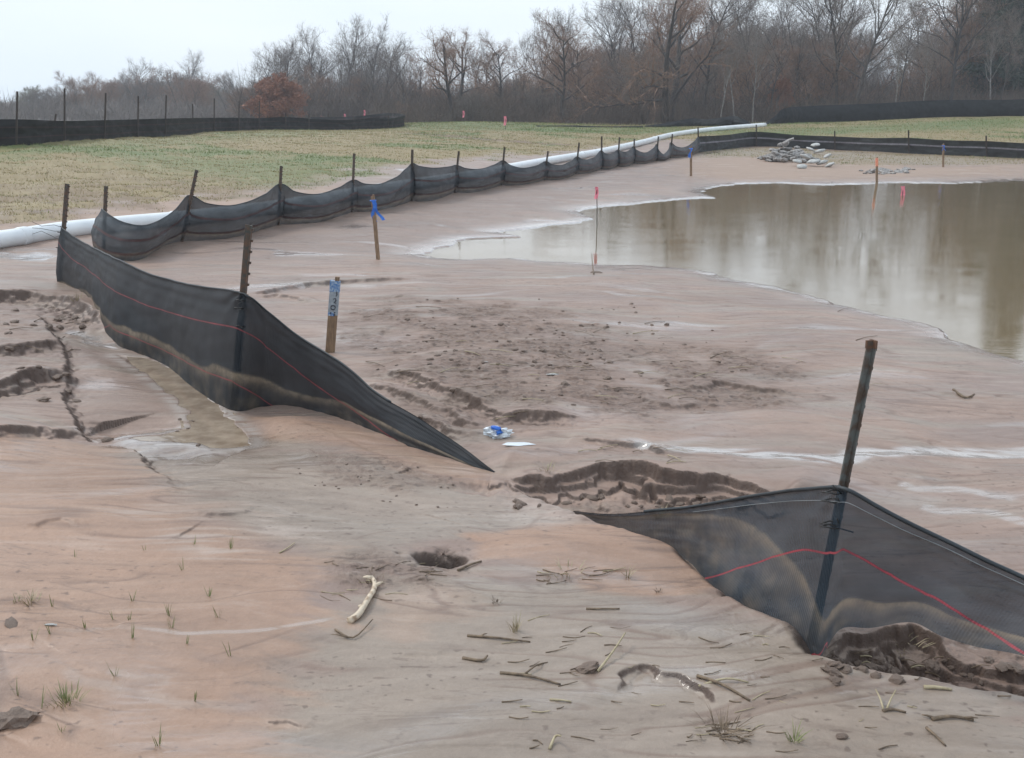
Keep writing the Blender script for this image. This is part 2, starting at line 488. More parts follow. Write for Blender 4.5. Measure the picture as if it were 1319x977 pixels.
rdg = mapr(nt, mth('ABSOLUTE', mth('SUBTRACT', fl.outputs['Fac'], .5)), .0, .016, 1, 0)
patch = mapr(nt, noise(nt, 1.1, 3, .5, scl=(1, 1.8, 1)), .46, .60, 0, 1)
lines = mth('MULTIPLY', mth('MULTIPLY', rdg, patch), attr(nt, 'mud').outputs['Fac'])
c = mixc(nt, mth('MULTIPLY', lines, .5), c, (.15, .105, .082))
gr_ = noise(nt, 420, 3, .7)
c = mixc(nt, mapr(nt, gr_, .35, .68, 0, .35), c, mixc(nt, 1.0, c, (.66, .62, .60), 'MULTIPLY'))
nt.links.new(c, b.inputs['Base Color'])
wa = attr(nt, 'wet')
nt.links.new(mapr(nt, wa.outputs['Fac'], .40, 1, 0, .85), b.inputs['Coat Weight']); b.inputs['Coat Roughness'].default_value = .09
nt.links.new(mapr(nt, wa.outputs['Fac'], 0, 1, .62, .10), b.inputs['Roughness'])
b.inputs['Specular IOR Level'].default_value = .5
nb = noise(nt, 90, 4, .7)
bm = N(nt, 'ShaderNodeBump', Distance=.004)
nt.links.new(mapr(nt, wa.outputs['Fac'], 0, .8, .55, .04), bm.inputs['Strength'])
nt.links.new(nb, bm.inputs['Height'])
bm2 = N(nt, 'ShaderNodeBump', Distance=.012)
nt.links.new(mapr(nt, attr(nt, 'rough').outputs['Fac'], 0, 1, .16, 1.0), bm2.inputs['Strength'])
hh_ = mth('SUBTRACT', noise(nt, 32, 6, .72), mth('MULTIPLY', lines, .35))
nt.links.new(hh_, bm2.inputs['Height']); nt.links.new(bm.outputs['Normal'], bm2.inputs['Normal'])
nt.links.new(bm2.outputs['Normal'], b.inputs['Normal'])

# water
mW, nt, b, o = new_mat("pond_water")
nc = noise(nt, .6, 3, .5)
nt.links.new(ramp(nt, nc, [(.3, (.185, .138, .078)), (.7, (.21, .158, .092))]), b.inputs['Base Color'])
b.inputs['Roughness'].default_value = .035
b.inputs['IOR'].default_value = 1.34
b.inputs['Specular IOR Level'].default_value = .8
w1 = noise(nt, 13, 4, .6, scl=(.45, 1.8, 1)); w2 = noise(nt, 1.4, 2, .5)
ad = nt.nodes.new('ShaderNodeMath'); ad.operation = 'MULTIPLY'
nt.links.new(w1, ad.inputs[0]); nt.links.new(mapr(nt, w2, .35, .65, .25, 1.0), ad.inputs[1])
bump(nt, b, ad.outputs[0], .10, .012)

mPud, nt, b, o = new_mat("puddle_water")
nt.links.new(ramp(nt, noise(nt, 9, 4, .6), [(.35, (.20, .145, .10)), (.65, (.34, .27, .20))]), b.inputs['Base Color'])
b.inputs['Roughness'].default_value = .06
bump(nt, b, noise(nt, 30, 3, .5), .25, .004)

# fence fabric (three tones driven by attributes: stain, stripe)
def fabric_mat(name, base, sheen, trans, stripe=(.50, .055, .065)):
    m, nt, b, o = new_mat(name)
    n = noise(nt, 6, 5, .6)
    c = mixc(nt, mapr(nt, n, .3, .7, 0, 1), base, tuple(v * 1.7 + .004 for v in base))
    n_s = noise(nt, 16, 5, .7)
    st = attr(nt, 'stain').outputs['Fac']
    ms = nt.nodes.new('ShaderNodeMath'); ms.operation = 'MULTIPLY'
    nt.links.new(st, ms.inputs[0]); nt.links.new(mapr(nt, n_s, .3, .6, .35, 1.1), ms.inputs[1])
    c = mixc(nt, ms.outputs[0], c, (.21, .165, .115))
    lst = []
    for an_ in ('stripe_a', 'stripe_b'):
        ab = nt.nodes.new('ShaderNodeMath'); ab.operation = 'ABSOLUTE'; nt.links.new(attr(nt, an_).outputs['Fac'], ab.inputs[0])
        lst.append(mapr(nt, ab.outputs[0], .55, 1.0, 1, 0))
    mxx = nt.nodes.new('ShaderNodeMath'); mxx.operation = 'MAXIMUM'; nt.links.new(lst[0], mxx.inputs[0]); nt.links.new(lst[1], mxx.inputs[1])
    fade_ = nt.nodes.new('ShaderNodeMath'); fade_.operation = 'MULTIPLY'; nt.links.new(mxx.outputs[0], fade_.inputs[0]); nt.links.new(mapr(nt, n_s, .3, .6, 1.0, .55), fade_.inputs[1])
    ls = fade_.outputs[0]
    c = mixc(nt, ls, c, stripe)
    nt.links.new(c, b.inputs['Base Color'])
    b.inputs['Roughness'].default_value = .6
    b.inputs['Specular IOR Level'].default_value = sheen
    uv = nt.nodes.new('ShaderNodeUVMap')
    wv = nt.nodes.new('ShaderNodeTexWave'); wv.inputs['Scale'].default_value = 38; wv.inputs['Distortion'].default_value = .6
    nt.links.new(uv.outputs['UV'], wv.inputs['Vector'])
    ns = noise(nt, 120, 2, .5)
    am = nt.nodes.new('ShaderNodeMath'); am.operation = 'ADD'
    nt.links.new(wv.outputs['Fac'], am.inputs[0]); nt.links.new(ns, am.inputs[1])
    bump(nt, b, am.outputs[0], .32, .004)
    tr = nt.nodes.new('ShaderNodeBsdfTransparent')
    mx = nt.nodes.new('ShaderNodeMixShader')
    tl = nt.nodes.new('ShaderNodeMath'); tl.operation = 'MULTIPLY'; tl.inputs[1].default_value = trans
    nt.links.new(mapr(nt, n, .2, .8, .6, 1.2), tl.inputs[0])
    sb = nt.nodes.new('ShaderNodeMath'); sb.operation = 'SUBTRACT'; sb.use_clamp = True
    nt.links.new(tl.outputs[0], sb.inputs[0])
    s2 = nt.nodes.new('ShaderNodeMath'); s2.operation = 'MULTIPLY'; s2.inputs[1].default_value = .4
    nt.links.new(ls, s2.inputs[0]); nt.links.new(s2.outputs[0], sb.inputs[1])
    nt.links.new(sb.outputs[0], mx.inputs['Fac'])
    nt.links.new(b.outputs['BSDF'], mx.inputs[1]); nt.links.new(tr.outputs['BSDF'], mx.inputs[2])
    nt.links.new(mx.outputs['Shader'], o.inputs['Surface'])
    return m
mFab = fabric_mat("silt_fabric_near", (.0045, .0080, .0120), .26, .05, (.26, .055, .062))
mFabR = fabric_mat("silt_fabric_translucent", (.008, .018, .029), .34, .17, (.40, .06, .075))
mFabB = fabric_mat("silt_fabric_mid", (.016, .022, .028), .33, .09, (.085, .040, .038))
mFabD = fabric_mat("silt_fabric_far", (.004, .005, .006), .15, .02, (.05, .025, .025))
mFabC = fabric_mat("silt_fabric_back", (.008, .010, .011), .3, .02, (.26, .24, .27))

mHem = simple_mat("fabric_hem", (.012, .018, .023), (.026, .034, .040), 12, .55, .2, .003)
mSeam = simple_mat("seam_thread", (.16, .18, .19), (.24, .26, .27), 12, .8, 0)
mPost = simple_mat("t_post_paint", (.05, .06, .055), (.14, .075, .045), 35, .65, .4, .004, metal=.1)
mPostRust = simple_mat("t_post_rusty", (.115, .125, .118), (.085, .058, .042), 16, .7, .5, .004, metal=.1, stops=(.44, .56))
mPostFar = simple_mat("t_post_dark", (.030, .022, .018), (.06, .04, .03), 6, .8, 0)
mTip = simple_mat("t_post_rust_tip", (.15, .075, .04), (.09, .05, .034), 60, .8, .3, .004)
mPipe = simple_mat("pipe_pvc", (.72, .75, .77), (.84, .87, .88), 3, .35, .05, .004)
mWood = simple_mat("stake_wood", (.17, .11, .07), (.30, .20, .12), 14, .8, .4, .004, scl=(6, 6, 1))
mBlue = simple_mat("blue_paint", (.05, .16, .40), (.42, .50, .55), 70, .6, .2, .003, stops=(.42, .62))
mFade = simple_mat("faded_blue_paint", (.24, .27, .30), (.38, .42, .45), 40, .8, .2, .003)
mRibB = simple_mat("blue_ribbon", (.02, .12, .55), (.05, .22, .70), 20, .4, 0)
mPink = simple_mat("pink_ribbon", (.85, .16, .24), (.90, .34, .40), 20, .5, 0)
mOrange = simple_mat("orange_paint", (.75, .22, .14), (.85, .35, .22), 20, .6, 0)
mInk = simple_mat("marker_ink", (.02, .02, .03), (.03, .03, .04), 10, .6, 0)
mRock = simple_mat("rubble_stone", (.15, .14, .135), (.38, .36, .34), 5, .85, .6, .02)
mRockPale = simple_mat("pale_sandbag", (.34, .34, .325), (.50, .50, .48), 6, .8, .4, .02)
mClod = simple_mat("wet_clod", (.13, .092, .070), (.21, .15, .115), 30, .6, .7, .006)
mTwig = simple_mat("dead_stalk", (.085, .060, .042), (.22, .16, .105), 40, .8, .3, .002)
mStraw = simple_mat("pale_straw", (.28, .23, .14), (.44, .37, .24), 40, .7, .2, .002)
mDrift = simple_mat("peeled_branch", (.28, .19, .12), (.60, .50, .38), 22, .7, .5, .004, stops=(.38, .5))
mLitter = simple_mat("clear_plastic_litter", (.55, .60, .64), (.78, .82, .85), 30, .2, .4, .004)
mTie = simple_mat("black_tie", (.01, .01, .01), (.02, .02, .02), 10, .5, 0)
mBark = simple_mat("bark_grey", (.042, .035, .031), (.090, .076, .067), 2.2, .9, .4, .02)
mBarkD = simple_mat("bark_dark", (.026, .022, .020), (.06, .05, .045), 2.2, .9, .4, .02)
mBirch = simple_mat("bark_pale", (.15, .14, .13), (.30, .285, .265), 4, .8, .2, .02)
mTwGrey = simple_mat("twigs_grey", (.135, .112, .098), (.23, .195, .170), .8, .9, 0)
mTwRed = simple_mat("twigs_reddish", (.19, .112, .076), (.28, .175, .12), .8, .9, 0)
mTwPale = simple_mat("twigs_olive", (.14, .13, .085), (.22, .20, .13), .8, .9, 0)
mTwDark = simple_mat("twigs_brown", (.10, .078, .064), (.175, .138, .114), .8, .9, 0)
mLeafR = simple_mat("rust_leaves", (.19, .076, .042), (.31, .14, .08), 3, .8, 0)
mNeedle = simple_mat("pine_needles", (.012, .030, .018), (.035, .060, .034), 2.5, .8, 0)
mBrush = simple_mat("brush_stems", (.065, .050, .042), (.15, .112, .088), .5, .9, 0)

mGr, nt, b, o = new_mat("grass_blades")
nt.links.new(attr(nt, 'tone').outputs['Color'], b.inputs['Base Color'])
b.inputs['Roughness'].default_value = .7

# ------------------------------------------------------------------ object helpers
def link(name, me, parent=None):
    o = bpy.data.objects.new(name, me)
    COL.objects.link(o)
    if parent is not None: o.parent = parent
    return o

def tag(o, label=None, cat=None, group=None, kind=None):
    if label: o['label'] = label
    if cat: o['category'] = cat
    if group: o['group'] = group
    if kind: o['kind'] = kind
    return o

def empty(name, loc, label, cat, group=None):
    o = bpy.data.objects.new(name, None)
    o.empty_display_size = .2
    COL.objects.link(o)
    o.location = tuple(float(v) for v in loc)
    return tag(o, label, cat, group)

def mesh_np(name, V, F, mat, smooth=False, attrs=None, colors=None):
    """V (n,3); F (m,k) all faces same size"""
    V = np.ascontiguousarray(V, np.float32); F = np.ascontiguousarray(F, np.int32)
    me = bpy.data.meshes.new(name)
    me.vertices.add(len(V)); me.vertices.foreach_set('co', V.ravel())
    k = F.shape[1]
    me.loops.add(F.size); me.loops.foreach_set('vertex_index', F.ravel())
    me.polygons.add(len(F))
    me.polygons.foreach_set('loop_start', np.arange(0, F.size, k, dtype=np.int32))
    me.polygons.foreach_set('loop_total', np.full(len(F), k, np.int32))
    if smooth: me.polygons.foreach_set('use_smooth', np.ones(len(F), bool))
    me.update(calc_edges=True)
    for n, a in (attrs or {}).items():
        at = me.attributes.new(n, 'FLOAT', 'POINT'); at.data.foreach_set('value', np.ascontiguousarray(a, np.float32))
    for n, a in (colors or {}).items():
        at = me.attributes.new(n, 'FLOAT_COLOR', 'POINT')
        c4 = np.ones((len(V), 4), np.float32); c4[:, :3] = a
        at.data.foreach_set('color', c4.ravel())
    me.materials.append(mat)
    return me

def prism_mesh(name, segs, mat, n=5, smooth=True, cap=True):
    """segs: list of (p0, p1, r0, r1)"""
    S = np.array([np.concatenate([a, b, [r0, r1]]) for a, b, r0, r1 in segs], float)
    p0, p1, r0, r1 = S[:, :3], S[:, 3:6], S[:, 6], S[:, 7]
    d = p1 - p0; d /= np.linalg.norm(d, axis=1)[:, None] + 1e-9
    ref = np.where(np.abs(d[:, 2:3]) > .9, [[1., 0, 0]], [[0, 0, 1.]])
    u = np.cross(d, ref); u /= np.linalg.norm(u, axis=1)[:, None] + 1e-9
    v = np.cross(d, u)
    an = np.arange(n) * 2 * np.pi / n
    ring = u[:, None] * np.cos(an)[None, :, None] + v[:, None] * np.sin(an)[None, :, None]
    A = p0[:, None] + ring * r0[:, None, None]; B = p1[:, None] + ring * r1[:, None, None]
    V = np.concatenate([A, B], 1).reshape(-1, 3)
    m = len(S); base = (np.arange(m) * 2 * n)[:, None]
    i = np.arange(n)[None]; j = (i + 1) % n
    F = np.stack([base + i, base + j, base + n + j, base + n + i], 2).reshape(-1, 4)
    return mesh_np(name, V, F, mat, smooth)

def ribbons(segs, w, rs):
    """thin triangular blades for twigs; segs (m,6)"""
    S = np.array(segs, float); p0, p1 = S[:, :3], S[:, 3:]
    d = p1 - p0
    rnd = rs.normal(size=d.shape)
    s = np.cross(d, rnd); s /= np.linalg.norm(s, axis=1)[:, None] + 1e-9
    w = np.asarray(w).reshape(-1, 1) if np.ndim(w) else w
    V = np.stack([p0 - s * w * .5, p0 + s * w * .5, p1], 1).reshape(-1, 3)
    F = np.arange(len(V)).reshape(-1, 3)
    return V, F

class MB:
    def __init__(s): s.v = []; s.f = []
    def add(s, V, F):
        b0 = len(s.v); s.v += [tuple(float(c) for c in v) for v in V]; s.f += [tuple(b0 + i for i in f) for f in F]
    def box(s, c, size, rot=None):
        V = [Vector(((i & 1) - .5, ((i >> 1) & 1) - .5, ((i >> 2) & 1) - .5)) for i in range(8)]
        V = [Vector((v.x * size[0], v.y * size[1], v.z * size[2])) for v in V]
        if rot is not None: V = [rot @ v for v in V]
        s.add([v + Vector(c) for v in V], [(0, 2, 3, 1), (4, 5, 7, 6), (0, 1, 5, 4), (2, 6, 7, 3), (0, 4, 6, 2), (1, 3, 7, 5)])
    def tube(s, pts, r, n=7):
        pts = [Vector([float(c) for c in p]) for p in pts]
        rr = r if isinstance(r, (list, tuple)) else [r] * len(pts)
        V = []; F = []
        for k, p in enumerate(pts):
            d = (pts[min(k + 1, len(pts) - 1)] - pts[max(k - 1, 0)]).normalized()
            ref = Vector((0, 0, 1)) if abs(d.z) < .9 else Vector((1, 0, 0))
            u = d.cross(ref).normalized(); v = d.cross(u)
            for i in range(n):
                a = 2 * math.pi * i / n
                V.append(p + (u * math.cos(a) + v * math.sin(a)) * rr[k])
        for k in range(len(pts) - 1):
            for i in range(n):
                j = (i + 1) % n
                F.append((k * n + i, k * n + j, (k + 1) * n + j, (k + 1) * n + i))
        F.append(tuple(range(n))[::-1]); F.append(tuple((len(pts) - 1) * n + i for i in range(n)))
        s.add(V, F)
    def mesh(s, name, mat, smooth=False):
        me = bpy.data.meshes.new(name); me.from_pydata(s.v, [], s.f); me.update()
        if smooth: me.polygons.foreach_set('use_smooth', [True] * len(me.polygons))
        me.materials.append(mat)
        return me
    def build(s, name, mat, parent=None, smooth=False): return link(name, s.mesh(name, mat, smooth), parent)

# ------------------------------------------------------------------ ground sheet
def spaced(a, b, n): return np.linspace(a, b, n, endpoint=False)
D2R = math.pi / 180
th = np.concatenate([spaced(-180, -60, 30), spaced(-60, -27.5, 90), spaced(-27.5, 27.5, 900), spaced(27.5, 60, 90), np.linspace(60, 180, 31)[:-1]]) * D2R
rr = np.concatenate([np.geomspace(.25, 1.9, 50)[:-1], np.geomspace(1.9, 14, 1450)[:-1], np.geomspace(14, 90, 260)[:-1], np.geomspace(90, 1500, 40)])
TH, RR = np.meshgrid(th, rr)
GXX = (np.sin(TH) * RR).ravel(); GYY = (np.cos(TH) * RR).ravel()
H, SDP = relief(GXX, GYY)
far = sstep(400, 900, RR.ravel()); H = H * (1 - far) + (-.5) * far
HG = H.reshape(RR.shape)
LR = np.log(rr)
def ground(x, y):
    """height of the finished ground sheet"""
    r = math.hypot(x, y); t = math.atan2(x, y)
    i = int(np.clip(np.searchsorted(rr, r) - 1, 0, len(rr) - 2)); j = int(np.clip(np.searchsorted(th, t) - 1, 0, len(th) - 2))
    fr = np.clip((r - rr[i]) / (rr[i + 1] - rr[i]), 0, 1); ft = np.clip((t - th[j]) / (th[j + 1] - th[j]), 0, 1)
    return float((HG[i, j] * (1 - ft) + HG[i, j + 1] * ft) * (1 - fr) + (HG[i + 1, j] * (1 - ft) + HG[i + 1, j + 1] * ft) * fr)
def gpt(px, py):
    p = gp(px, py); return np.array([p[0], p[1], ground(p[0], p[1])])
def gph(px, py):
    """pixel -> first hit on finished ground"""
    r = ray(px, py)
    t = 1.2; pt = t
    while t < 300:
        if CAMH + r[2] * t < ground(r[0] * t, r[1] * t): break
        pt = t; t *= 1.004
    for _ in range(10):
        m = (pt + t) / 2
        if CAMH + r[2] * m < ground(r[0] * m, r[1] * m): t = m
        else: pt = m
    return np.array([r[0] * t, r[1] * t, ground(r[0] * t, r[1] * t)])

# tone (earth colours) and wetness
def tones(x, y, h, sdp):
    n = len(x)
    r = np.sqrt(x * x + y * y)
    pink = np.array([.335, .250, .204]); orange = np.array([.385, .256, .180]); grey = np.array([.315, .272, .225])
    dark = np.array([.17, .115, .088]); pale = np.array([.46, .42, .385]); mauve = np.array([.285, .222, .196])
    C = np.empty((n, 3)); C[:] = pink
    wx = fbm(x * .6, y * .6, 3, 41)
    s1 = fbm(x * .9 + wx, y * 5.5 + wx * 3, 5, 42)
    s2 = fbm(x * 2.4 + wx * 2, y * 16 + wx * 5, 4, 43)
    s3 = fbm(x * 1.2, y * 2.2, 5, 44)
    spk0 = fbm(x * 26, y * 34, 3, 112)
    big0 = fbm(x * .8, y * 1.5, 3, 113)
    def mx(col, m):
        nonlocal C
        m = np.clip(m, 0, 1)[:, None]
        C = C * (1 - m) + col * m
    def poly(pl, feather, wob=1.0):
        P = gpl(pl)
        R = feather * 3 + .3
        m = (x > P[:, 0].min() - R) & (x < P[:, 0].max() + R) & (y > P[:, 1].min() - R) & (y < P[:, 1].max() + R)
        out = np.zeros(n); i = np.nonzero(m)[0]
        out[i] = sstep(-feather, feather, poly_sd(P, x[i], y[i]) + (s1[i] * .9 + s2[i] * .7) * feather * 2.6 * wob)
        return out
    mx(mauve, .6 * sstep(-.2, .4, s3))
    mx(grey, .8 * sstep(-.1, .45, s1))
    # foreground greys and oranges
    mx(grey, .92 * poly([(330, 977), (420, 760), (560, 740), (720, 745), (960, 800), (1319, 900), (1500, 1100), (300, 1100)], .10))
    mx(grey, .8 * poly([(120, 575), (330, 565), (480, 590), (660, 640), (700, 680), (560, 700), (480, 760), (230, 660), (150, 600)], .12))
    mx(orange, .85 * poly([(-400, 560), (130, 575), (240, 650), (420, 720), (440, 790), (330, 860), (330, 977), (-400, 1100)], .12))
    mx(orange, .95 * poly([(600, 694), (700, 682), (790, 680), (850, 702), (925, 768), (860, 785), (760, 770), (690, 735), (620, 722)], .035))
    mx(orange, .35 * poly([(480, 770), (560, 775), (620, 800), (520, 830), (470, 800)], .06))
    mx(orange, .6 * poly([(330, 535), (430, 545), (620, 605), (640, 625), (560, 615), (440, 575), (340, 560)], .05))
    mx(pink, .5 * poly([(100, 470), (230, 490), (250, 540), (110, 560)], .08))
    mx(pale, .5 * poly([(150, 640), (220, 700), (330, 720), (420, 690), (330, 660)], .08) * sstep(-.2, .3, s2))
    mx(pale, .35 * poly([(640, 640), (700, 640), (770, 675), (700, 690), (660, 670)], .05))
    mx(np.array([.245, .185, .155]), .65 * poly([(240, 315), (460, 275), (640, 240), (900, 205), (1319, 212), (1319, 226), (900, 228), (740, 255), (560, 300), (420, 330), (250, 335)], .5))
    mx(np.array([.24, .18, .15]), .5 * poly([(980, 620), (1120, 640), (1319, 690), (1319, 750), (1180, 660), (1100, 630)], .12))
    # fine streaks drawn by running water
    nearf = (1 - sstep(9, 16, r))
    mx(pale, .16 * sstep(.12, .42, s2) * nearf * sstep(-.3, .2, s3))
    mx(dark, .30 * sstep(.10, .5, -s2) * nearf * sstep(-.2, .3, -s3))
    mx(dark, .35 * sstep(.15, .6, fbm(x * 1.5, y * 7, 4, 47)) * sstep(5, 12, r) * (1 - sstep(35, 45, r)))
    mx(dark * 1.1, .6 * grooves(x, y, fbm(x * .5, y * .5, 3, 3) * .6) * (1 - sstep(14, 22, r)))
    big = fbm(x * .9, y * 1.6, 3, 111)
    C *= (1 + .20 * big + .16 * s2 + .10 * spk0)[:, None]
    rg = rough_mask(x, y)
    sp = fbm(x * 13, y * 20, 4, 45)
    mx(np.array([.215, .158, .125]), .6 * rg)
    mx(dark, .75 * rg * sstep(-.05, .35, sp))
    mx(dark * .5, .8 * rg * sstep(.22, .42, fbm(x * 17, y * 30, 3, 48)))
    mx(pale * .9, .5 * rg * sstep(.30, .5, fbm(x * 15, y * 25, 3, 49)))
    spk = fbm(x * 30, y * 40, 2, 46)
    mx(dark * .6, .6 * sstep(.40, .55, spk) * nearf * sstep(-.2, .2, big0))
    mx(dark * .7, .5 * sstep(.30, .45, fbm(x * 9 + wx, y * 34, 3, 58)) * nearf * sstep(.0, .35, big0))
    # dark exposed earth plus lip shadows painted into the colour of steep scarp faces
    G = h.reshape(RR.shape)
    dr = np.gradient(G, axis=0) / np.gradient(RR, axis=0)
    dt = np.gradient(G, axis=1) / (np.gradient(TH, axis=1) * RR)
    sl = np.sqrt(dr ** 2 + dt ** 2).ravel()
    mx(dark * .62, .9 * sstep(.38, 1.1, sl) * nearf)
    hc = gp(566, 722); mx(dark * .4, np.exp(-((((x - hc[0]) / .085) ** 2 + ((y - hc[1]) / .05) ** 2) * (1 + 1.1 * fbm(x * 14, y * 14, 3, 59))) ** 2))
    # sandy strip in front of field
    bar = poly([(-600, 330), (0, 290), (200, 262), (430, 240), (450, 250), (240, 285), (0, 305)], .6, .5)
    mx(np.array([.42, .31, .235]), .8 * bar)
    far_bar = poly([(880, 205), (1000, 200), (1200, 215), (1319, 212), (1319, 225), (1100, 230), (950, 232), (880, 225)], 1.0, .5)
    mx(np.array([.40, .30, .225]), .75 * far_bar)
    # field
    gm = grass_mask(x, y)
    fs = fbm(x * .22, y * .22, 4, 50); ff = fbm(x * 1.1, y * 1.1, 5, 51)
    straw = np.array([.285, .228, .105]); green = np.array([.125, .185, .052]); soil = np.array([.20, .135, .098]); pst = np.array([.34, .285, .155])
    F = straw * np.ones((n, 3))
    def fx(col, m):
        nonlocal F
        m = np.clip(m, 0, 1)[:, None]; F = F * (1 - m) + col * m
    fx(pst, .6 * sstep(-.1, .4, ff))
    fx(green, .75 * sstep(.02, .42, fs + ff * .45))
    nearf2 = 1 - sstep(13, 25, r)
    fx(soil, .9 * nearf2 * sstep(-.30, .2, fbm(x * .8, y * .8, 4, 52)))
    fx(soil * .6, .7 * nearf2 * sstep(.1, .4, fbm(x * 3, y * 3, 4, 53)))
    fx(green, .65 * poly([(150, 195), (420, 205), (480, 225), (380, 245), (250, 225), (150, 205)], 1.2, .6))
    fx(green, .8 * poly([(520, 152), (700, 160), (860, 165), (985, 168), (1319, 150), (1319, 165), (985, 176), (860, 172), (700, 170), (520, 168)], 1.5, .4))
    fx(green, .55 * poly([(0, 188), (180, 180), (330, 170), (480, 168), (330, 178), (180, 190), (0, 200)], 1.0, .6))
    fx(soil, .8 * poly([(515, 171), (560, 173), (620, 178), (700, 184), (770, 188), (700, 186), (620, 181), (560, 176)], .35, .5))
    C = C * (1 - gm[:, None]) + F * gm[:, None]
    thin = poly([(905, 192), (1000, 190), (1319, 203), (1319, 212), (1080, 212), (960, 202), (900, 203)], .6, .6)
    mx(np.array([.27, .22, .13]), .75 * thin)
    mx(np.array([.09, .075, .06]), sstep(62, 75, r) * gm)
    C = C * np.array([.98, .925, .90])
    # wetness
    wet = .20 + .16 * sstep(-.2, .4, s1) + .15 * s3
    wet = wet - .45 * rg
    lo = sstep(.1, .5, -fbm(x * .7, y * 2.6 + wx * 2, 3, 55))
    wet = wet + .42 * lo
    wet = np.maximum(wet, .8 * poly([(110, 545), (200, 548), (330, 560), (345, 585), (240, 590), (140, 575)], .1))
    shore = np.exp(-np.maximum(-sdp, 0) / (.25 + .02 * r))
    wet = np.maximum(wet, shore * .95)
    wet = wet * (1 - gm * .95) - bar * .5 - far_bar * .4
    for pl, D, w, a in ((CHANNELS[2][0], 0, .075, 1.6), ([(0, 326), (70, 330)], 0, .2, 1), (CHANNELS[5][0], 0, .022, .45), (CHANNELS[6][0], 0, .016, .4), (CHANNELS[7][0], 0, .012, .7),
                        ([(95, 420), (130, 436), (180, 446)], 0, .07, 1), ([(880, 592), (820, 586)], 0, .05, .9),
                        ([(150, 562), (200, 566), (260, 562), (330, 574)], 0, .05, 1), ([(1180, 650), (1250, 655), (1319, 668)], 0, .05, .8), ([(1150, 620), (1250, 628), (1319, 640)], 0, .04, .8)):
        P = gpl(pl); L = np.linalg.norm(np.diff(P, axis=0), axis=1).sum()
        P = jitter_line(P, max(.02, L / 50), w * 1.5, 3)
        i, d, s, t = line_dist(P, x, y, w * 4)
        m = np.exp(-(d / w) ** 4) * sstep(0, .08, t) * sstep(0, .08, 1 - t) * a * sstep(-.45, .1, s2[i] + .1)
        wet[i] = np.maximum(wet[i], m)
        cc = np.clip(m * .35, 0, 1)[:, None]
        C[i] = C[i] * (1 - cc) + np.array([.52, .50, .47]) * cc  # pale tint paints the sky's reflection into the wet rills
    # froth left along the waterline
    fr = np.exp(-((-sdp - .04 - .004 * r) / (.012 + .003 * r)) ** 2) * sstep(-.1, .3, fbm(x * 1.6, y * 1.6, 4, 57)) * sstep(7, 10, r)
    mx(np.array([.62, .58, .54]), .85 * fr)
    # froth beside fence puddle
    i_, d, s, t = line_dist(gpl([(215, 472), (240, 490), (262, 505), (285, 522), (296, 535)]), x, y, .3)
    m = np.zeros(n); m[i_] = np.exp(-(d / .06) ** 2) * sstep(-.15, .1, spk[i_])
    pe = poly_sd(PUD, x, y); mx(pale * 1.1, .75 * np.exp(-((pe + .03) / .035) ** 2) * sstep(-.1, .25, s2 + .15)); mx(dark, .35 * sstep(-.15, 0, pe) * (pe < .2))
    mx(pale, .8 * m)
    lump = 0
    mx(np.array([.10, .075, .055]), (sdp > 0) * 1.0)
    ra = np.clip(rg + sstep(.35, 1.2, sl) * nearf, 0, 1)
    return np.clip(C, .01, .9), np.clip(wet, 0, 1), ra
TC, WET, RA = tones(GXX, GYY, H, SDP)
nr, nth = RR.shape
I = np.arange(nr * nth).reshape(nr, nth)
J = np.concatenate([I, I[:, :1]], 1)
Fq = np.stack([J[:-1, :-1], J[1:, :-1], J[1:, 1:], J[:-1, 1:]], 2).reshape(-1, 4)[:, ::-1]
V = np.stack([GXX, GYY, H], 1)
ci = len(V)
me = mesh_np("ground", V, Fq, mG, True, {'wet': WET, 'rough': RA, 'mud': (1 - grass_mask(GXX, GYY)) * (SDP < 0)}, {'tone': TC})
tag(link("ground", me), kind='structure')
mc = MB(); ring = [(GXX[j], GYY[j], H[j]) for j in range(nth)]
# close the small hole under the camera
mc.add(ring + [(0, 0, float(H[:nth].mean()))], [((j + 1) % nth, j, nth) for j in range(nth)])
mcme = mc.mesh("ground_underfoot", mG, True)
at_ = mcme.attributes.new('tone', 'FLOAT_COLOR', 'POINT'); at_.data.foreach_set('color', [.35, .28, .22, 1] * (nth + 1))
tag(link("ground_underfoot", mcme), kind='structure')

# ------------------------------------------------------------------ water
pm = MB()
wc = POND.mean(0)
xs = (POND[:, 0].min() - 1, POND[:, 0].max() + 1); ys = (POND[:, 1].min() - 1, POND[:, 1].max() + 1)
pm.add([(xs[0], ys[0], WATER), (xs[1], ys[0], WATER), (xs[1], ys[1], WATER), (xs[0], ys[1], WATER)], [(0, 1, 2, 3)])
tag(pm.build("pond_water", mW), kind='structure')
m = MB(); c_ = PUD.mean(0)
from mathutils.geometry import tessellate_polygon
n_ = len(PUD); P2 = []
for k in range(n_):      # the sheet reaches a little under the bank
    t_ = PUD[(k + 1) % n_] - PUD[k - 1]; t_ = t_ / np.linalg.norm(t_); nrm_ = np.array([t_[1], -t_[0]])
    q_ = PUD[k] + nrm_ * .05
    P2.append(q_ if poly_sd(PUD, q_[:1], q_[1:])[0] < 0 else PUD[k] - nrm_ * .05)
tri = tessellate_polygon([[Vector((p[0], p[1], 0)) for p in P2]])
tri = [t if (P2[t[1]][0] - P2[t[0]][0]) * (P2[t[2]][1] - P2[t[0]][1]) - (P2[t[1]][1] - P2[t[0]][1]) * (P2[t[2]][0] - P2[t[0]][0]) > 0 else t[::-1] for t in tri]
m.add([(p[0], p[1], PUDZ) for p in P2], [tuple(t) for t in tri])
tag(m.build("puddle_water", mPud), kind='structure')

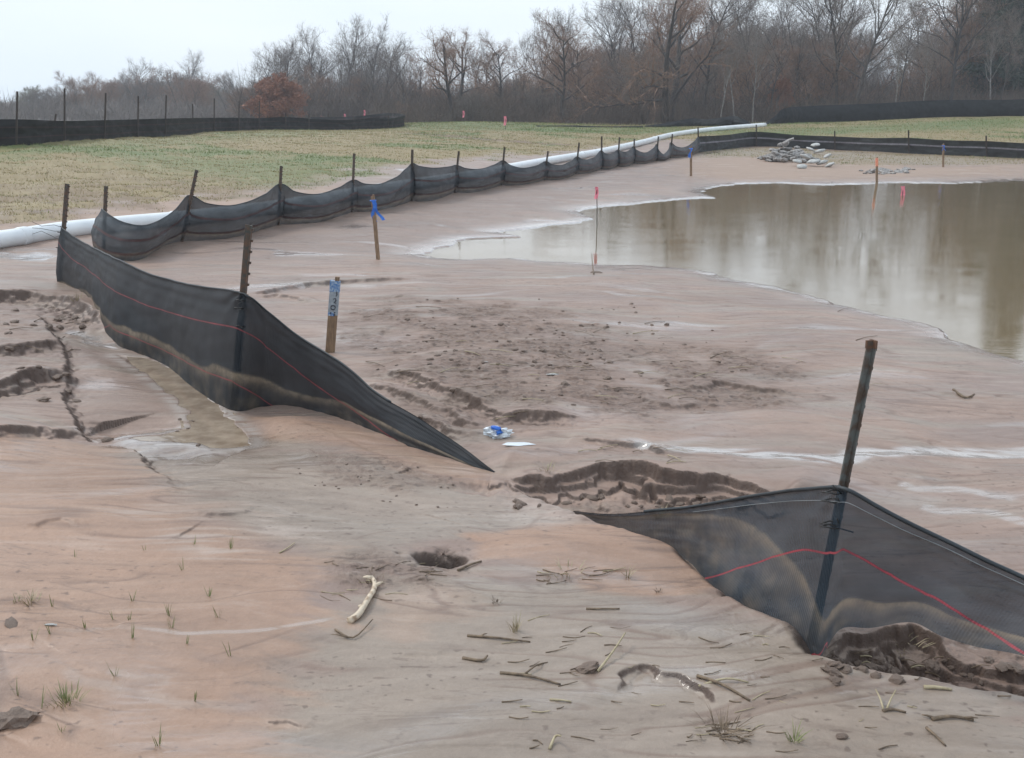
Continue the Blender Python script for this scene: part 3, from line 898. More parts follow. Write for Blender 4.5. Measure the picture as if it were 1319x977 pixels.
# ------------------------------------------------------------------ T-posts
def tpost_mesh(name, L, mat, studs=True, s=1.0):
    m = MB(); w, d, t = .032 * s, .030 * s, .006 * s
    sec = [(0, -w / 2), (t, -w / 2), (t, -t / 2 + 0), (0, 0)]
    # flange lies in the y direction at x = d/2, stem runs towards -x
    m.box((d / 2, 0, L / 2), (t, w, L)); m.box((0 - t / 2, 0, L / 2), (d - t, t, L))
    if studs:
        k = .05
        while k < L - .02:
            m.box((d / 2 + t * 1.2, 0, k), (t * 2.2, .013 * s, .012 * s)); k += .058
    return m.mesh(name, mat)
PM_NEAR = tpost_mesh("t_post", 1.0, mPost); PM_RUST = tpost_mesh("t_post_rusty", 1.0, mPostRust); PM_FAR = tpost_mesh("t_post_far", 1.0, mPostFar, False, 1.15)
PM_SLIM = tpost_mesh("t_post_slim", 1.0, mPostRust, True, .74)
def place_post(mesh, base, top, parent, name="post", rz=0.0, own=False):
    b_, t_ = Vector([float(c) for c in base]), Vector([float(c) for c in top])
    d = t_ - b_; L = d.length
    o = link(name, mesh, parent)
    q = d.to_track_quat('Z', 'Y')
    R = Matrix.Translation(b_) @ q.to_matrix().to_4x4() @ Matrix.Rotation(rz - math.atan2((q @ Vector((1, 0, 0))).y, (q @ Vector((1, 0, 0))).x), 4, 'Z') @ Matrix.Diagonal((1, 1, L, 1))
    o.matrix_basis = Matrix.Translation(-Vector(parent.location)) @ R
    return o

# ------------------------------------------------------------------ silt fence fabric
def catmull(P, n):
    P = np.asarray(P, float); m = len(P)
    s = np.linspace(0, m - 1 - 1e-9, n); i = s.astype(int); f = (s - i)[:, None]
    g = lambda k: P[np.clip(k, 0, m - 1)]
    a, b_, c, d = g(i - 1), g(i), g(i + 1), g(i + 2)
    return .5 * ((2 * b_) + (-a + c) * f + (2 * a - 5 * b_ + 4 * c - d) * f ** 2 + (-a + 3 * b_ - 3 * c + d) * f ** 3)

def fabric(name, B, T, mat, parent, nu, nv, stripes=(), stain=None, belly=.04, wrinkle=.006, seed=0, drape=None, sw=.008, foldpts=(), stain_amp=.9):
    """B, T: (n,3) bottom and top edge points, smooth-interpolated"""
    off = np.array(parent.location)
    E = catmull(np.hstack([B, T] + [np.asarray(s, float)[:, None] for s in stripes] + ([np.asarray(stain, float)[:, None]] if stain is not None else [])), nu)
    b_, t_ = E[:, :3], E[:, 3:6]
    for k in range(len(stripes)): E[:, 6 + k] = np.interp(np.linspace(0, len(B) - 1, nu), np.arange(len(B)), stripes[k])
    foldpts = [(None, f[0], f[1], f[2]) for f in foldpts]
    seg = np.linalg.norm(np.diff(b_, axis=0), axis=1); u = np.concatenate([[0], np.cumsum(seg)])
    v = np.linspace(0, 1, nv)
    P = b_[:, None] * (1 - v)[None, :, None] + t_[:, None] * v[None, :, None]
    tan = np.gradient(b_, axis=0); nrm = np.stack([-tan[:, 1], tan[:, 0], tan[:, 2] * 0], 1); nrm /= np.linalg.norm(nrm, axis=1)[:, None] + 1e-9
    U, Vv = np.meshgrid(u, v, indexing='ij')
    w = fbm(U * 2.2 + seed, Vv * 2.5, 3, 70 + seed) * wrinkle * 2 + fbm(U * 3.2 + Vv * 1.2 + seed, Vv * 3, 2, 71 + seed) * wrinkle * .6
    w = w + belly * np.sin(np.pi * Vv) * 1.0
    w = w + (np.sin((1 - Vv) * 60) * .004 * np.exp(-(1 - Vv) * 9))
    for (_, fi, fs, fa) in foldpts:
        fu = u[int(fi / (len(B) - 1) * (nu - 1))]      # folds that fan out from a tied post
        du = (U - fu)
        w = w + fa * np.cos(np.arctan2(1 - Vv + .02, np.abs(du) + .01) * 9) * np.exp(-np.abs(du) / fs) * np.exp(-(1 - Vv) * 2)
    P = P + nrm[:, None] * w[:, :, None]
    H_ = np.linalg.norm(t_ - b_, axis=1)[:, None]
    st = [np.full_like(U, 9.), np.full_like(U, 9.)]
    for k in range(len(stripes)):
        st[k] = (Vv - E[:, 6 + k][:, None]) * H_ / sw
    sn = np.zeros_like(U)
    if stain is not None:
        vt = E[:, -1][:, None] + fbm(U * 2.5, Vv * 0, 4, 80 + seed) * .06
        e = (vt - Vv)
        band = np.exp(-(e / np.where(e > 0, .075, .014)) ** 2) * (.85 + .5 * fbm(U * 1.6, Vv * 2, 3, 81))
        sn = np.clip(band * stain_amp + sstep(0, .25, e) * (.16 + .5 * fbm(U * 9, Vv * 4, 4, 82 + seed)), 0, 1)
    V = (P - off).reshape(-1, 3)
    I = np.arange(nu * nv).reshape(nu, nv)
    F = np.stack([I[:-1, :-1], I[1:, :-1], I[1:, 1:], I[:-1, 1:]], 2).reshape(-1, 4)
    me = mesh_np(name, V, F, mat, True, {'stain': sn.ravel(), 'stripe_a': st[0].ravel(), 'stripe_b': st[1].ravel()})
    uvl = me.uv_layers.new(name='UVMap')
    uvs = np.stack([U.ravel(), (Vv * H_).ravel()], 1)[F.ravel()]
    uvl.data.foreach_set('uv', uvs.astype(np.float32).ravel())
    o = link(name, me, parent)
    return o, P

def stations(L, lean=0.0, sink=.03):
    """L rows: ground px,py ; top px,py ; bottom px,py or None"""
    B = []; T = []
    for gx, gy, tx, ty, bp in L:
        g = gp(gx, gy); g[2] = ground(g[0], g[1])
        top = at_depth(tx, ty, g[1] + lean)
        bot = g - np.array([0, 0, sink]) if bp is None else at_depth(bp[0], bp[1], g[1])
        B.append(bot); T.append(top)
    return np.array(B), np.array(T)

def vline(rows, line):
    lx = np.array([p[0] for p in line], float); ly = np.array([p[1] for p in line], float); out = []
    def Y(x):
        if x < lx[0]: return ly[0] + (ly[1] - ly[0]) / (lx[1] - lx[0]) * (x - lx[0])
        if x > lx[-1]: return ly[-1] + (ly[-1] - ly[-2]) / (lx[-1] - lx[-2]) * (x - lx[-1])
        return float(np.interp(x, lx, ly))
    for gx, gy, tx, ty, bp in rows:
        bx, by = bp or (gx, gy + 4)
        vs = np.linspace(-.6, 1.3, 400); d = np.array([by + (ty - by) * v - Y(bx + (tx - bx) * v) for v in vs])
        k = np.argmax(d < 0) if (d < 0).any() else 399
        out.append(vs[k])
    return out

def hem(name, P, r, mat, parent):
    m = MB(); off = np.array(parent.location)
    pts = P[::3, -1] - off
    m.tube([p for p in pts], r, 6)
    return m.build(name, mat, parent, True)

def tie(parent, p, ax=(.03, 0, .02), name="tie"):
    m = MB(); off = np.array(parent.location); p = np.array(p) - off
    pts = []
    for i in range(9):
        a = i / 8 * 2 * math.pi * .9
        pts.append(p + np.array([math.cos(a) * .026, math.sin(a) * .02 - .002, math.sin(a * 2) * .004 + i * .001]))
    pts.append(pts[-1] + np.array([ax[0], -.015, ax[2]])); m.tube(pts, .0022, 5)
    return m.build(name, mTie, parent, True)

# fence A: near left, from the corner post to where it is buried
A_rows = [(74, 366, 78, 292, None), (96, 374, 96, 306, None), (116, 392, 120, 319, None), (140, 430, 152, 335, None), (175, 450, 185, 350, None), (216, 470, 222, 362, None), (250, 499, 262, 370, None),
          (297, 526, 312, 378, None), (338, 521, 345, 402, None), (378, 522, 385, 434, None), (439, 539, 442, 470, None), (474, 552, 484, 506, None), (524, 572, 541, 541, None),
          (575, 586, 590, 572, None), (616, 600, 620, 594, None), (640, 608, 642, 611, None)]
B_, T_ = stations(A_rows, 0)
rootA = empty("silt_fence", (B_[7][0], B_[7][1], ground(B_[7][0], B_[7][1])), "near black silt fence with red line, sagging from two steel posts into the mud", "silt fence")
s1_ = vline(A_rows, [(78, 314), (88, 328), (111, 348), (169, 382), (236, 405), (306, 419), (372, 464), (439, 513), (497, 552)])
s2_ = vline(A_rows, [(118, 402), (162, 422), (230, 457), (294, 481), (351, 517)])
s2_[:3] = [-.4] * 3
stn = [.06, .08, .14, .26, .30, .30, .30, .36, .34, .26, .40, .45, .5, .5, .5, .5]
_, PA = fabric("fabric", B_, T_, mFab, rootA, 620, 60, (s1_, s2_), stn, -.02, .007, 1, sw=.0045, foldpts=((7, .22, .007), (0, .2, .006)))
hem("top_hem", PA[:470], .005, mHem, rootA)
b2 = B_[7]; topP2 = at_depth(320, 290, b2[1] + .03)
place_post(PM_NEAR, at_depth(300, 527, b2[1] + .035), topP2, rootA, rz=0)
b1 = B_[0]
place_post(PM_NEAR, at_depth(76, 366, b1[1] + .03), at_depth(86, 237, b1[1] + .03), rootA, rz=0)
for px, py in ((311, 388), (309, 398), (311, 421)):
    tie(rootA, at_depth(px, py, b2[1] - .02), (-.03, 0, -.012))
tie(rootA, at_depth(78, 300, b1[1] - .02)); tie(rootA, at_depth(76, 320, b1[1] - .02))
mm = MB()      # loose wires at the corner post
for k in range(3):
    p = at_depth(79, 293 + k * 5, b1[1] - .02) - np.array(rootA.location)
    mm.tube([p, p + np.array([-.06, 0, .02 - .02 * k]), p + np.array([-.16, -.02, .012 + .012 * k]), p + np.array([-.24, -.02, .05 - .02 * k])], .0022, 5)
mm.build("loose_wire", mTie, rootA)

# fence R: near right
R_rows = [(738, 655, 738, 658, None), (766, 668, 768, 661, None), (806, 676, 808, 661, None), (847, 692, 850, 657, None), (880, 708, 884, 654, None), (905, 733, 925, 647, None),
          (930, 760, 970, 639, None), (966, 790, 1012, 633, None), (1010, 811, 1045, 630, None), (1048, 834, 1075, 628, None), (1068, 846, 1094, 633, (1064, 838)), (1095, 853, 1130, 653, (1084, 810)),
          (1130, 862, 1172, 675, (1122, 809)), (1180, 874, 1225, 700, (1174, 802)), (1220, 888, 1270, 722, (1212, 820)), (1265, 900, 1320, 744, (1254, 834)), (1340, 925, 1400, 782, (1318, 846)), (1440, 955, 1500, 830, (1430, 880)), (1540, 985, 1620, 890, (1530, 930))]
B_, T_ = stations(R_rows, 0)
B_[:10, 2] -= .02
rootR = empty("silt_fence", (B_[9][0], B_[9][1], ground(B_[9][0], B_[9][1])), "see-through silt fence with bright red line, peaking at the nearest steel post", "silt fence")
s1_ = vline(R_rows, [(922, 722), (1000, 709), (1065, 700), (1094, 712), (1142, 740), (1225, 786), (1319, 843)])
s1_[:3] = [-.4] * 3
s2_ = [-.4] * 8 + [.0, .11, .05] + [-.4] * 8
stn = [.9, .9, .9, .9, .9, .85, .74, .60, .44, .30, .27, .24, .22, .22, .22, .24, .25, .25, .25]
_, PR = fabric("fabric", B_, T_, mFabR, rootR, 640, 70, (s1_, s2_), stn, .015, .006, 4, sw=.0042, stain_amp=.7, foldpts=((9, .20, .006),))
hem("top_hem", PR[90:], .006, mHem, rootR)
m_ = MB(); m_.tube([p - np.array(rootR.location) + np.array([0, -.004, 0]) for p in PR[150::4, 64]], .0011, 5); m_.build("seam", mSeam, rootR)
bR = B_[9]
post = place_post(PM_SLIM, at_depth(1041, 842, bR[1] + .085), at_depth(1122, 440, bR[1] + .085), rootR, rz=.35)
tipM = MB()
tp = Vector(at_depth(1122, 440, bR[1] + .085)) - Vector(rootR.location); dn = (Vector(at_depth(1118, 460, bR[1] + .085)) - Vector(rootR.location) - tp).normalized()
tipM.box(tp + dn * .012 + Vector((.0092, .003, .004)), (.007, .026, .022), Matrix.Rotation(.35, 3, 'Z')); tipM.box(tp + dn * .012 + Vector((-.003, 0, .004)), (.021, .0065, .022), Matrix.Rotation(.35, 3, 'Z'))
tipM.build("rusty_tip", mTip, rootR)
for px, py, ax in ((1072, 636, (-.03, 0, .03)), (1070, 647, (-.012, 0, .018)), (1069, 676, (-.012, 0, .025)), (1069, 680, (.035, 0, -.006))):
    tie(rootR, at_depth(px, py, bR[1] - .015), ax)

# fence B: scalloped fence along the pipe   (post top, fabric top at post, base)
B_posts = [((136, 240), (133, 270), (133, 330)), ((253, 219), (243, 252), (233, 311)), ((362, 214), (361, 237), (358, 290)), ((456, 198), (455, 232), (453, 274)),
           ((531, 193), (530, 211), (530, 259)), ((591, 195), (588, 213), (585, 248)), ((650, 190), (648, 207), (645, 239)), ((706, 195), (703, 208), (700, 232)),
           ((746, 184), (743, 202), (741, 225)), ((775, 176), (774, 194), (774.5, 218)), ((798, 177), (796, 193), (795, 214)), ((817, 179), (816, 189), (816, 211)),
           ((848, 176), (846, 186), (845, 207)), ((866, 173), (864, 184), (863, 204)), ((899, 164), (899, 176), (900, 197))]
sags = [.62, .45, .42, .42, .14, .30, .42, .42, .40, .30, .28, .55, .85, .62]
rows = [(121, 316, 132, 272, None)]
for i, (pt, ft, bs) in enumerate(B_posts):
    rows.append((bs[0], bs[1], ft[0], ft[1], None))
    if i < len(B_posts) - 1:
        nft, nbs = B_posts[i + 1][1], B_posts[i + 1][2]
        for f in (.2, .5, .8):
            sg = sags[i] * (4 * f * (1 - f))
            tx = ft[0] * (1 - f) + nft[0] * f; ty = ft[1] * (1 - f) + nft[1] * f
            bx = bs[0] * (1 - f) + nbs[0] * f; by = bs[1] * (1 - f) + nbs[1] * f
            hgt = by - ty
            if i == 0: by += 14 * math.sin(math.pi * f) * (1 if f < .7 else .4); bx -= 6
            else: by += hgt * .10 * math.sin(math.pi * f)
            rows.append((bx, by, tx, ty + hgt * sg * .80, None))
B_, T_ = stations(rows, 0, .02)
# bottom pouches pulled towards the camera between posts
rootB = empty("silt_fence", (B_[1][0], B_[1][1], ground(B_[1][0], B_[1][1])), "long dark silt fence hanging in scallops between leaning posts beside the white pipe", "silt fence")
ns_ = len(rows)
_, PB = fabric("fabric", B_, T_, mFabB, rootB, 900, 24, ([.62] * ns_, [.24] * ns_), [.22] * ns_, -.07, .015, 7, sw=.016)
hem("top_hem", PB, .006, mHem, rootB)
for i, (pt, ft, bs) in enumerate(B_posts):
    g = gp(*bs)
    mesh = PM_NEAR if i < 4 else PM_FAR
    place_post(mesh, np.array([g[0], g[1] + .02 - .05, ground(g[0], g[1]) - .05]), at_depth(pt[0], pt[1], g[1] - .03), rootB)

# fence C: straight run behind the pond
C_posts = [((899, 164), (899, 176), (900, 197)), ((974, 161), (974, 170), (974, 189)), ((1075, 169), (1075, 176), (1075, 193)), ((1170, 168), (1170, 178), (1170, 198)), ((1270, 175), (1270, 182), (1270, 202)), ((1380, 178), (1380, 186), (1380, 207)), ((1500, 182), (1500, 190), (1500, 212))]
rows = []
for i, (pt, ft, bs) in enumerate(C_posts):
    rows.append((bs[0], bs[1], ft[0], ft[1], None))
    if i < len(C_posts) - 1:
        nft, nbs = C_posts[i + 1][1], C_posts[i + 1][2]
        rows.append(((bs[0] + nbs[0]) / 2, (bs[1] + nbs[1]) / 2, (ft[0] + nft[0]) / 2, (ft[1] + nft[1]) / 2 + 1.0, None))
B_, T_ = stations(rows, 0, .05)
rootC = empty("silt_fence", (B_[2][0], B_[2][1], ground(B_[2][0], B_[2][1])), "straight black silt fence with a pale line crossing behind the pond and stone pile", "silt fence")
fabric("fabric", B_, T_, mFabC, rootC, 500, 24, ([.62] * len(rows),), None, .02, .02, 9, sw=.028)
for i, (pt, ft, bs) in enumerate(C_posts):
    if i == 0: continue
    g = gp(*bs)
    place_post(PM_FAR, np.array([g[0], g[1] - .05, ground(g[0], g[1]) - .05]), at_depth(pt[0], pt[1], g[1] - .05), rootC)

# fence D: far left, curling back at its right end
D_rows = [(-160, 196, -160, 152, None), (-60, 191, -60, 154, None), (22, 187, 22, 154, None), (83, 183, 83, 156, None), (136, 179, 136, 155, None), (178, 177, 178, 154, None), (214, 176, 214, 153, None), (276, 170, 276, 152, None),
          (308, 169, 308, 152, None), (334, 168, 334, 152.5, None), (365, 168, 365, 151, None), (385, 168, 385, 152, None), (412, 168, 412, 154, None), (445, 168, 445, 155, None), (475, 167, 475, 153, None),
          (500, 166, 502, 153, None), (515, 164.5, 517, 150, None), (521, 162.5, 521, 148.5, None), (515, 161, 516, 147, None), (497, 160.5, 497, 146, None), (470, 161, 470, 149, None), (440, 161.5, 440, 151, None), (400, 162, 400, 151, None)]
B_, T_ = stations(D_rows, 0, .06)
rootD = empty("silt_fence", (B_[3][0], B_[3][1], ground(B_[3][0], B_[3][1])), "far left black silt fence with tall thin posts, curling back at its end", "silt fence")
fabric("fabric", B_, T_, mFabD, rootD, 600, 20, ([.72] * len(D_rows), [.36] * len(D_rows)), None, .03, .03, 11, sw=.02)
for (tx, ty), (bx, by) in (((22, 118), (22, 187)), ((83, 114), (84, 183)), ((136, 120), (135, 179)), ((178, 124), (178, 177)), ((214, 123), (213, 176)), ((276, 127), (276, 170)), ((308, 130), (308, 169)),
                           ((334, 130), (334, 168)), ((368, 146), (368, 168)), ((398, 146), (398, 168)), ((72, 147), (68, 176)), ((455, 150), (455, 167)), ((500, 149), (500, 166)), ((248, 134), (249, 171))):
    g = gp(bx, by); g[1] -= .06
    place_post(PM_FAR, np.array([g[0], g[1], ground(g[0], g[1]) - .05]), at_depth(tx, ty, g[1]), rootD)

# fence E: slumped fabric at the wood edge on the right, and the low heap left of it
E_rows = [(984, 160.5, 986, 159, None), (996, 160, 998, 150, None), (1008, 159.5, 1010, 140, None), (1040, 158, 1040, 137, None), (1090, 157, 1090, 135, None), (1140, 155, 1140, 133, None), (1190, 152, 1190, 130, None),
          (1240, 151, 1240, 129, None), (1290, 150, 1290, 129, None), (1330, 150, 1330, 128, None), (1400, 150, 1400, 131, None), (1500, 150, 1500, 130, None)]
B_, T_ = stations(E_rows, 0, .08)
rootE = empty("silt_fence", (B_[5][0], B_[5][1], ground(B_[5][0], B_[5][1])), "slumped black silt fence along the edge of the woods at right, above the green bank", "silt fence")
fabric("fabric", B_, T_, mFabD, rootE, 500, 24, (), None, -.15, .028, 13)
E2 = [(828, 164, 832, 162, None), (850, 164, 852, 159.5, None), (870, 163.5, 872, 156, None), (890, 163, 893, 152.5, None), (905, 163, 906, 154, None), (925, 163, 926, 152, None), (945, 162.5, 946, 150, None), (955, 162.5, 956, 153, None), (968, 162, 968, 159, None)]
B_, T_ = stations(E2, 0, .08)
rootE2 = empty("silt_fence", (B_[4][0], B_[4][1], ground(B_[4][0], B_[4][1])), "low crumpled heap of black silt fence lying behind the far end of the white pipe", "silt fence")
fabric("fabric", B_, T_, mFabD, rootE2, 300, 20, (), None, -.25, .05, 15)
E3 = [(690, 163, 690, 162, None), (715, 163.5, 715, 162, None), (740, 164, 740, 161.8, None), (780, 164.5, 780, 163, None), (828, 165, 828, 162.5, None)]
B_, T_ = stations(E3, 0, .08)
rootE3 = empty("silt_fence", (B_[2][0], B_[2][1], ground(B_[2][0], B_[2][1])), "flat strip of black fabric lying along the crest below the middle trees", "silt fence")
fabric("fabric", B_, T_, mFabD, rootE3, 200, 10, (), None, -.1, .05, 17)

# ------------------------------------------------------------------ white pipe
PR_ = .098
pipe_px = [(-260, 352), (-120, 334), (0, 319), (80, 306), (165, 296), (225, 289), (300, 281), (380, 270), (460, 255), (540, 242), (610, 231), (665, 220), (710, 211), (775, 199), (830, 186), (868, 176), (920, 169), (985, 163.5)]
pts = []
for px, py in pipe_px:
    g = gp(px, py); pts.append([g[0], g[1], ground(g[0], g[1]) + PR_ * .8])
pts = catmull(pts, 160)
for i in range(len(pts)): pts[i][2] = max(pts[i][2], ground(pts[i][0], pts[i][1]) + PR_ * .6)
zz = pts[:, 2].copy()
for _ in range(6): zz[1:-1] = (zz[:-2] + zz[1:-1] * 2 + zz[2:]) / 4
pts[:, 2] = zz
rootP = empty("drain_pipe", pts[30], "long white plastic drain pipe snaking over the ground behind the scalloped fence", "pipe")
m = MB(); m.tube([p - pts[30] for p in pts], PR_, 18); m.build("pipe_run", mPipe, rootP, True)
for k in (22, 47, 66, 84, 101, 118, 134):
    m = MB(); q0, q1 = pts[k] - pts[30], pts[k + 1] - pts[30]; dd = (q1 - q0) / np.linalg.norm(q1 - q0) * .1
    m.tube([q0 - dd * .6, q0 - dd * .5, q0 + dd * .5, q0 + dd * .6], [PR_ + .001, PR_ + .009, PR_ + .009, PR_ + .001], 18); m.build("coupling", mPipe, rootP, True)

# ------------------------------------------------------------------ stakes and flags
def stake(base_px, top_px, w, label, cat, mat=mWood, cap=None, ribbon=None, group=None, name="survey_stake", d=None, base_z=None):
    g = gp(*base_px) if base_z is None else at_z(base_px[0], base_px[1], base_z)
    z = ground(g[0], g[1]) if base_z is None else base_z - .25
    top = at_depth(top_px[0], top_px[1], g[1])
    root = empty(name, (g[0], g[1], z), label, cat, group)
    o = np.array([g[0], g[1], z])
    dv = Vector(top - o); L = dv.length; q = Vector((0, 0, 1)).rotation_difference(dv).to_matrix()
    m = MB(); m.box(q @ Vector((0, 0, L / 2 - .04)), (w, d or w * .55, L + .08), q)
    # sharpened / splintered top
    m.box(q @ Vector((w * .2, 0, L + w * .2)), (w * .45, (d or w * .55) * .9, w * .5), q)
    m.build("shaft", mat, root)
    if cap:
        fr, cm = cap
        m = MB(); m.box(q @ Vector((0, 0, L * (1 - fr / 2) + .001)), (w * 1.08, (d or w * .55) * 1.14, L * fr), q)
        m.build("painted_end", cm, root)
    if ribbon:
        rm, rl, sx = ribbon
        V = []; F = []
        c = q @ Vector((0, -w * .5, L * .93)); rnd = random.Random(int(base_px[0]))
        for tail in range(2):
            b0 = len(V); nn = 8; ang = rnd.uniform(-.25, .25) + (.25 if tail else -.1) * sx
            for i in range(nn):
                f = i / (nn - 1)
                x = math.sin(ang) * f * rl + math.sin(f * 7 + tail) * rl * .07; zz_ = -math.cos(ang) * f * rl
                wd = rl * .075
                V += [c + Vector((x - wd, -.004 - .012 * math.sin(f * 5 + tail), zz_)), c + Vector((x + wd, -.006 - .02 * math.sin(f * 4 + 1), zz_ + wd * .3))]
            for i in range(nn - 1): F.append((b0 + 2 * i, b0 + 2 * i + 1, b0 + 2 * i + 3, b0 + 2 * i + 2))
        m = MB(); m.add(V, F); m.tube([q @ Vector((-w * .75, 0, L * .93)), q @ Vector((0, -w * .6, L * .935)), q @ Vector((w * .75, 0, L * .93)), q @ Vector((0, w * .6, L * .935)), q @ Vector((-w * .75, 0, L * .931))], w * .22, 6)
        m.build("ribbon", rm, root, True)
    return root, q, L
st, q, L = stake((425, 451), (432, 362), .058, "wooden stake with a blue painted top and black marker writing, behind the near fence", "stake", cap=(.15, mBlue), d=.024)
m = MB(); m.box(q @ Vector((0, 0, L * .69)), (.0605, .0262, L * .32), q); m.build("faded_paint", mFade, st)
m = MB(); m.box(q @ Vector((-.008, -.001, L * .545)), (.042, .0266, L * .055), q); m.build("paint_patch", mBlue, st)
m = MB()      # hand-written marks running down the stake, as far as they can be made out
y0 = -.0145
def stroke(pts_, w=.0034):
    m.tube([q @ Vector((x_, y0, z_)) for x_, z_ in pts_], w, 5)
zt = L * .86
stroke([(.016, zt), (.019, zt - .022), (.012, zt - .030)])
zt -= .050
stroke([(-.002, zt), (.010, zt + .006), (.016, zt - .006), (.004, zt - .022), (.018, zt - .024)])
zt -= .042
stroke([(.0 + .014 * math.cos(a), zt - .012 + .014 * math.sin(a)) for a in [k * .7 for k in range(10)]])
zt -= .042
stroke([(-.012, zt), (-.012, zt - .012)]); stroke([(.016, zt), (.008, zt - .002), (.008, zt - .010), (.016, zt - .014), (.010, zt - .024)])
m.build("marker_writing", mInk, st)
stake((487, 331), (480, 253), .038, "leaning wooden stake tied with a blue ribbon, between the scalloped fence and the pond", "stake", ribbon=(mRibB, .22, 1), d=.03)
stake((890, 227), (890, 189), .05, "small stake with blue ribbon standing on the far mud bank near the fence corner", "stake", ribbon=(mRibB, .20, 0))
stake((1215, 215), (1215, 186), .045, "small stake with blue ribbon in front of the fence right of the stones", "stake", ribbon=(mRibB, .13, 1))
stake((1129.5, 234), (1129.5, 204), .045, "orange topped lath at the far waterline below the stone pile", "stake", cap=(.33, mOrange))
def flag(base_px, top_px, label, base_z=None, fs=.11, mat=mPink, group=None):
    g = gp(*base_px) if base_z is None else at_z(base_px[0], base_px[1], base_z)
    z = ground(g[0], g[1]); top = at_depth(top_px[0], top_px[1], g[1]); o = np.array([g[0], g[1], z])
    root = empty("marker_flag", o, label, "marker flag", group)
    t = top - o; m = MB(); m.tube([(0, 0, -.05), t * .5 + np.array([.004, 0, 0]), t], .006 if g[1] < 25 else .012, 6); m.build("wire", mPostFar, root)
    V = []; F = []
    for i in range(7):
        f = i / 6
        for k in range(3):
            V.append(t + np.array([-.02 * fs + fs * (k - 1) * .26 + math.sin(f * 4) * fs * .08, -.012 - .02 * math.sin(f * 6 + k * 2), -f * fs * 1.9]))
    for i in range(6):
        for k in range(2): F.append((3 * i + k, 3 * i + k + 1, 3 * i + k + 4, 3 * i + k + 3))
    m = MB(); m.add(V, F); m.build("flag_cloth", mat, root, True)
    return root
flag((769, 292), (768.5, 241), "pink marker flag standing in the water at the left end of the pond", WATER, .085)
flag((1163, 252), (1163, 240), "pink marker flag just above the water near the far bank, right side of the pond", WATER, .15)
stake((413, 158), (413, 144), .09, "red and white lath behind the far left fence, left of the other laths", "stake", mat=mOrange, ribbon=(mPink, .35, 1))
flag((444, 161), (444, 147), "small pale pink flag behind the far fence, middle one of three", None, .16)
flag((469.5, 160), (469.5, 142), "pink flag behind the far fence at its curled end", None, .17)
flag((597, 158), (597, 143), "pink flag on the crest of the field under the big forked tree", None, .17)
flag((651, 167), (650.5, 150), "pink ribbon stake in the field just below the crest", None, .20)

# ------------------------------------------------------------------ stones by the pond
def rock_mesh(name, seed, mat, flat=.6, sub=2):
    import bmesh
    bm = bmesh.new(); bmesh.ops.create_icosphere(bm, subdivisions=sub, radius=.5)
    rs = random.Random(seed); o = rs.uniform(0, 50)
    for v in bm.verts:
        n = v.co.normalized()
        k = 1 + .28 * float(fbm(np.array([n.x * 1.4 + o]), np.array([n.y * 1.4 + n.z * 1.9]), 3, seed % 9)[0]) * 2
        v.co = Vector((n.x * .5 * k, n.y * .42 * k, n.z * .5 * k * flat))
    me = bpy.data.meshes.new(name); bm.to_mesh(me); bm.free(); me.materials.append(mat)
    return me
ROCKS = [rock_mesh("stone", 3 + i, mRock, .32 + .12 * (i % 3), 1) for i in range(6)]
BAGS = [rock_mesh("sandbag", 33 + i, mRockPale, .30) for i in range(3)]
for b__ in BAGS: b__.polygons.foreach_set('use_smooth', [True] * len(b__.polygons))
CLODS = [rock_mesh("clod", 53 + i, mClod, .55, 3 if i < 2 else 2) for i in range(5)]
rs = random.Random(5)
pc = gp(1028, 212)
def put_rock(mesh, name, x, y, z, s, label, cat, group, flat=1.0):
    o = link(name, mesh); o.location = (x, y, z); o.scale = (s * rs.uniform(.8, 1.3), s * rs.uniform(.8, 1.1), s * rs.uniform(.8, 1.15) * flat)
    o.rotation_euler = (rs.uniform(-.35, .35), rs.uniform(-.35, .35), rs.uniform(0, 6.3))
    return tag(o, label, cat, group)
def pile(px0, px1, py, hpk, n, s0, s1, label, group, meshes, cat="stone", name="stone", dp=.6):
    for i in range(n):
        f = rs.random(); px = px0 + (px1 - px0) * f
        g = gp(px, py + rs.uniform(-2, 2)); yy = g[1] + rs.uniform(-dp, dp)
        k = max(0, 1 - abs(f - .42) * 1.9) * max(0, 1 - abs(yy - g[1]) / (dp * 1.2))
        put_rock(rs.choice(meshes), name, g[0], yy, ground(g[0], yy) + hpk * k * rs.uniform(.25, 1), rs.uniform(s0, s1), label, cat, group)
pile(985, 1052, 207, .58, 140, .16, .36, "grey stone in the heap on the bank behind the pond", "stones heaped behind the pond", ROCKS)
for i, (px, py, h_) in enumerate([(1024, 213, .12), (1034, 212, .22), (1045, 213, .12), (1056, 213, .10), (1066, 214, .06), (1040, 210, .38), (1052, 210, .33), (1062, 211, .22), (1030, 216, .05), (1046, 209, .48)]):
    g = gp(px, py + 1); put_rock(BAGS[i % 3], "sandbag", g[0], g[1] - .2, ground(g[0], g[1]) + h_, .29, "pale lumpy sandbag at the right side of the stone heap", "sandbag", "pale sandbags beside the stones", 1)
pile(1104, 1150, 222, .05, 16, .12, .30, "low dark stone in the scatter right of the heap", "low stones right of the heap", ROCKS, dp=.2)
pile(1148, 1178, 221, .03, 9, .12, .28, "low dark stone in the scatter right of the heap", "low stones right of the heap", ROCKS, dp=.2)

